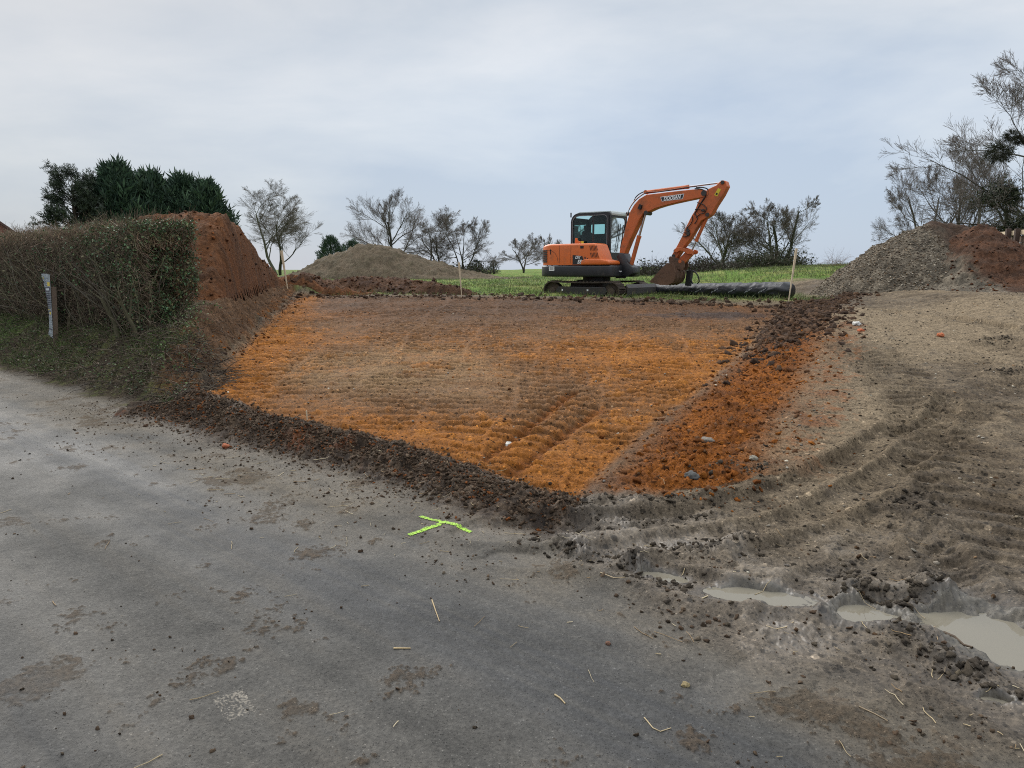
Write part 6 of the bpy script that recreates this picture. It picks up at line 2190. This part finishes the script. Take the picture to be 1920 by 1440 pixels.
# --- roll of black polythene under the bucket
def build_roll():
    m = mat('black_polythene', (.008, .009, .013), .48, noise=.3, nscale=6, bump=.5, bscale=9, dirt=(.04, .036, .032), dirt_amt=.05, spec=.5)
    wm = mat('white_print', (.55, .57, .60), .5)
    a = at(1222, 547, 22.6); b = at(1486, 549, 19.4)
    a = Vector((a[0], a[1], 0)); b = Vector((b[0], b[1], 0))
    za, zb = gz(a.x, a.y)[0], gz(b.x, b.y)[0]
    a.z = float(za) + .20; b.z = float(zb) + .20
    ca, cb = at(1222, 545, 22.6), at(1486, 545, 19.4)
    a.z = ca[2]; b.z = cb[2]
    d = (b - a); L = d.length; d.normalize()
    up = Vector((0, 0, 1)); side = d.cross(up).normalized()          # towards the viewer
    rs = np.random.RandomState(6)
    nu, nv = 130, 44
    _t, _a = np.meshgrid(np.linspace(0, 1, nu), np.linspace(0, 2 * PI, nv, endpoint=False), indexing='ij')
    WR = (np.abs(fbm((_t * 14 + _a * .5).ravel(), np.sin(_a).ravel() * 2 + _t.ravel() * 2, 4, 5)) - .2) * (.5 + _t.ravel())
    V = np.zeros((nu, nv, 3))
    for i in range(nu):
        t = i / (nu - 1)
        endk = min(1, t / .04, (1 - t) / .045)
        endk = math.sqrt(max(.02, endk))
        r0 = (.225 + .025 * t + .03 * max(0, t - .86) / .14) * (.55 + .45 * endk)
        for j in range(nv):
            th = 2 * PI * j / nv
            fold = .05 * float(WR[i * nv + j])
            fold += .012 * math.sin(th * 7 + t * 20) * max(0, t - .80) / .2
            r = r0 + fold * endk
            p = a + d * (L * t) + side * (r * math.cos(th)) + up * (r * math.sin(th) * .92)
            V[i, j] = p
    f = V.reshape(-1, 3)
    i = np.arange(nu - 1)[:, None] * nv + np.arange(nv)[None]
    j2 = np.arange(nu - 1)[:, None] * nv + (np.arange(nv)[None] + 1) % nv
    Q = np.stack([i, j2, j2 + nv, i + nv], -1).reshape(-1, 4)
    c0 = len(f); f = np.concatenate([f, [V[0].mean(0)], [V[-1].mean(0)]])
    k = np.arange(nv)
    T1 = np.stack([k, np.full(nv, c0), (k + 1) % nv], 1); T2 = np.stack([k + (nu - 1) * nv, (k + 1) % nv + (nu - 1) * nv, np.full(nv, c0 + 1)], 1)
    root = empty('polythene_roll', (a + b) / 2)
    O = np.array(root.location)
    tag(root, 'long roll of shiny black polythene lying on grass under the bucket', 'plastic roll')
    link('sheet', mesh_np('sheet', f - O, [Q, np.concatenate([T1, T2])], True), m, root)
    # faint white printing on the sheet, too small to read
    for t in (.38, .50, .62, .73, .82):
        bm = bmesh.new()
        for g in range(5):
            th = -.15 + g * .085
            tt = t + g * .0095
            r = .225 + .025 * tt + .03
            p = a + d * (L * tt) + side * (r * math.cos(th)) + up * (r * math.sin(th) * .92)
            n_ = (side * math.cos(th) + up * math.sin(th)).normalized()
            w_ = d * .011; h_ = (up * math.cos(th) - side * math.sin(th)) * .022 + d * .008
            vs = [bm.verts.new(Vector(p) - Vector(O) + s1 * w_ + s2 * h_) for s1, s2 in ((-1, -1), (-.3, -1), (-.3, 1), (-1, 1))]
            bm.faces.new(vs)
            if g % 2 == 0:
                vs = [bm.verts.new(Vector(p) - Vector(O) + s1 * w_ + s2 * h_) for s1, s2 in ((-1, .6), (1, .6), (1, 1), (-1, 1))]
                bm.faces.new(vs)
        link('faded_print', mesh_bm('faded_print', bm), wm, root)


build_roll()


# --- site notice
def build_sign():
    wm = mat('sign_board', (.52, .57, .60), .5, noise=.06, nscale=4, dirt=(.2, .2, .16), dirt_amt=.1)
    nv_ = mat('navy_print', (.018, .020, .055), .5, noise=.1)
    ye = mat('yellow_print', (.60, .46, .05), .5, noise=.1)
    gr = mat('grey_print', (.22, .27, .31), .5)
    tl, trp = at(77, 513, 12.25), at(93, 513.5, 11.72)
    br, bl = at(99.5, 634.5, 11.70), at(90.5, 628, 12.15)
    ml, mr = at(90.5, 578, 12.2), at(96.8, 578, 11.71)
    root = empty('site_notice', at(99, 636, 11.7))
    O = np.array(root.location)
    tag(root, 'white site notice board with dark rows of print, bent, fixed to a wooden post', 'sign')

    def S(u, v, off=0.0):
        def q(a, m, b): return (1 - v) * (1 - 2 * v) * a + 4 * v * (1 - v) * m + v * (2 * v - 1) * b
        p = q(tl, ml, bl) * (1 - u) + q(trp, mr, br) * u
        e = 1e-3
        pu = (q(trp, mr, br) - q(tl, ml, bl)); pv = np.array([0, 0, -1.0])
        nrm = np.cross(pv, pu); nrm /= np.linalg.norm(nrm)
        if nrm[1] > 0: nrm = -nrm
        return p + nrm * off - O

    def sheet(name, u0, u1, v0, v1, off, m, par, n=10, thick=0):
        bm = bmesh.new()
        g = [[bm.verts.new(S(u0 + (u1 - u0) * i / 4, v0 + (v1 - v0) * j / n, off)) for j in range(n + 1)] for i in range(5)]
        for i in range(4):
            for j in range(n):
                bm.faces.new((g[i][j], g[i + 1][j], g[i + 1][j + 1], g[i][j + 1]))
        if thick:
            r = bmesh.ops.solidify(bm, geom=list(bm.faces), thickness=thick)
        return link(name, mesh_bm(name, bm, True), m, par)
    board = sheet('board', 0, 1, 0, 1, 0, wm, root, 24, .006)
    sheet('logo', .22, .75, .045, .065, .004, gr, board, 3); sheet('logo', .12, .22, .04, .07, .004, ye, board, 3)
    sheet('yellow_square', .58, .95, .115, .17, .004, ye, board, 3)
    for v in (.10, .125, .15): sheet('text_line', .15, .42, v, v + .01, .004, gr, board, 2)
    # dark block with white panel, then rows of heavy print
    sheet('print_block', .05, .95, .185, .245, .004, nv_, board, 4); sheet('print_panel', .22, .82, .20, .23, .006, wm, board, 3)
    rows = (.262, .292, .318, .342, .372, .402, .430, .458, .485)
    rs = np.random.RandomState(2)
    for v in rows:
        u = .06
        while u < .9:
            w = rs.uniform(.12, .34); sheet('print_block', u, min(.95, u + w), v, v + .016, .004, nv_, board, 2); u += w + .07
    sheet('print_block', .1, .4, .515, .53, .004, ye, board, 2); sheet('print_block', .3, .9, .535, .55, .004, nv_, board, 2); sheet('print_block', .35, .8, .56, .60, .004, ye, board, 2)
    for v in (.64, .68, .72, .76, .80): sheet('text_line', .2, .85, v, v + .008, .004, gr, board, 2)
    sheet('print_block', .1, .85, .845, .868, .004, nv_, board, 2); sheet('text_line', .2, .8, .92, .93, .004, gr, board, 2)
    t_, b_ = at(97.3, 538, 11.75), at(100.6, 637, 11.72)
    b_ = b_ - np.array([0, 0, .12])
    d = Vector(t_ - b_)
    bm = bmesh.new(); add_box(bm, (0, 0, d.length / 2), (.05, .07, d.length)); bm.transform(d.to_track_quat('Z', 'Y').to_matrix().to_4x4()); bm.transform(Matrix.Translation(Vector(b_ - O) + Vector((.008, .03, 0))))
    link('post', mesh_bm('post', bm), WTIM, root)


build_sign()


# --- timber fence behind the soil heap
def build_fence():
    root = empty('timber_fence', at(1960, 500, 21.0))
    O = np.array(root.location)
    tag(root, 'timber retaining fence of dark posts with a pale top rail, behind the soil heap', 'fence')
    A, B = at(1853, 441, 22.8), at(1960, 426, 19.6)
    A = Vector(A); B = Vector(B)
    d = (B - A); d.z = 0; dn = d.normalized()
    zt = (A.z + B.z) / 2
    C_ = A + dn * (d.length * 2.6)
    rz = math.atan2(dn.y, dn.x)
    R = Matrix.Rotation(rz, 4, 'Z')
    bm = bmesh.new(); L = (C_ - A).length
    add_box(bm, ((A + C_) / 2).to_tuple()[:2] + (zt - .04,), (L, .045, .13), R); bm.transform(Matrix.Translation(-Vector(O)))
    link('top_rail', mesh_bm('top_rail', bm), PINE, root)
    for k in range(4):
        bm = bmesh.new()
        add_box(bm, ((A + C_) / 2).to_tuple()[:2] + (zt - .22 - k * .19,), (L, .04, .175), R); bm.transform(Matrix.Translation(-Vector(O) + Vector((-dn.y * .05, dn.x * .05, 0))))
        link('board', mesh_bm('board', bm), WTIM, root)
    first = None
    for i, px in enumerate((1895, 1912, 1948, 1990, 2040, 2100)):
        # where the line of the fence meets that line of sight
        dr = ray(px, 450)
        M = np.array([[dr[0], -dn.x], [dr[1], -dn.y]])
        t, q = np.linalg.solve(M, np.array([A.x, A.y]))
        p = A + dn * q
        if first is None:
            bm = bmesh.new(); add_box(bm, (0, 0, .0), (.11, .12, 1.5), R)
            bmesh.ops.bevel(bm, geom=list(bm.edges), offset=.008, segments=1, affect='EDGES')
            first = link('post', mesh_bm('post', bm), DTIM, root); o = first
        else:
            o = first.copy(); COL.objects.link(o); o.parent = root
        o.location = Vector((p.x + dn.y * .085, p.y - dn.x * .085, zt - .69 + (.03 if i == 0 else 0))) - Vector(O)


build_fence()


# --- brick house beyond the hedge
def build_house():
    br, nt, b = nodes_of('brickwork')
    tc = N(nt, 'ShaderNodeTexCoord')
    mp = N(nt, 'ShaderNodeMapping'); mp.inputs['Rotation'].default_value = (PI / 2, 0, 0)
    nt.links.new(tc.outputs['Object'], mp.inputs[0])
    bk = N(nt, 'ShaderNodeTexBrick', inp={'Scale': 4.4, 'Mortar Size': .012, 'Color1': (.20, .075, .045, 1), 'Color2': (.28, .11, .065, 1), 'Mortar': (.25, .22, .19, 1)})
    nt.links.new(mp.outputs[0], bk.inputs['Vector']); nt.links.new(bk.outputs['Color'], b.inputs['Base Color'])
    b.inputs['Roughness'].default_value = .9
    tile = mat('roof_tiles', (.085, .045, .035), .85, noise=.35, nscale=6, bump=.4, bscale=12)
    fr = mat('window_frame_paint', (.6, .6, .58), .5); gl = mat('window_glass', (.03, .035, .04), .1)
    rp = at(-42, 386, 27.0)                   # ridge end
    g = float(gz(rp[0], rp[1])[0])
    root = empty('brick_house', (rp[0], rp[1], g), 0.68)
    tag(root, 'red brick gable with a dark tiled verge peeping over the hedge', 'house')
    H = rp[2] - g; w = 3.2; ev = H - 2.6; Ld = 6.0
    # gable faces the viewer, ridge runs away
    bm = bmesh.new()
    P5 = [(-w, 0), (w, 0), (w, ev), (0, H - .12), (-w, ev)]
    a = [bm.verts.new((x, 0, z - (.3 if z == 0 else 0))) for x, z in P5]; c = [bm.verts.new((x, Ld, z - (.3 if z == 0 else 0))) for x, z in P5]
    bm.faces.new(a); bm.faces.new(c[::-1])
    for i in range(5): bm.faces.new((a[i], c[i], c[(i + 1) % 5], a[(i + 1) % 5]))
    link('wall', mesh_bm('wall', bm), br, root)
    bm = bmesh.new()
    for s_ in (-1, 1):
        q = [(0, H), (s_ * (w + .3), ev - .33), (s_ * (w + .3), ev - .43), (0, H - .10)]
        a = [bm.verts.new((x, -.12, z)) for x, z in q]; c = [bm.verts.new((x, Ld + .12, z)) for x, z in q]
        bm.faces.new(a); bm.faces.new(c[::-1])
        for i in range(4): bm.faces.new((a[i], c[i], c[(i + 1) % 4], a[(i + 1) % 4]))
    rf = link('roof', mesh_bm('roof', bm), tile, root)
    bm = bmesh.new(); add_box(bm, (-.6, -.01, 1.5), (1.1, .08, 1.1)); wn = link('window', mesh_bm('window', bm), fr, root)
    bm = bmesh.new(); add_box(bm, (-.6, -.045, 1.5), (.98, .03, .98)); link('pane', mesh_bm('pane', bm), gl, wn)


build_house()
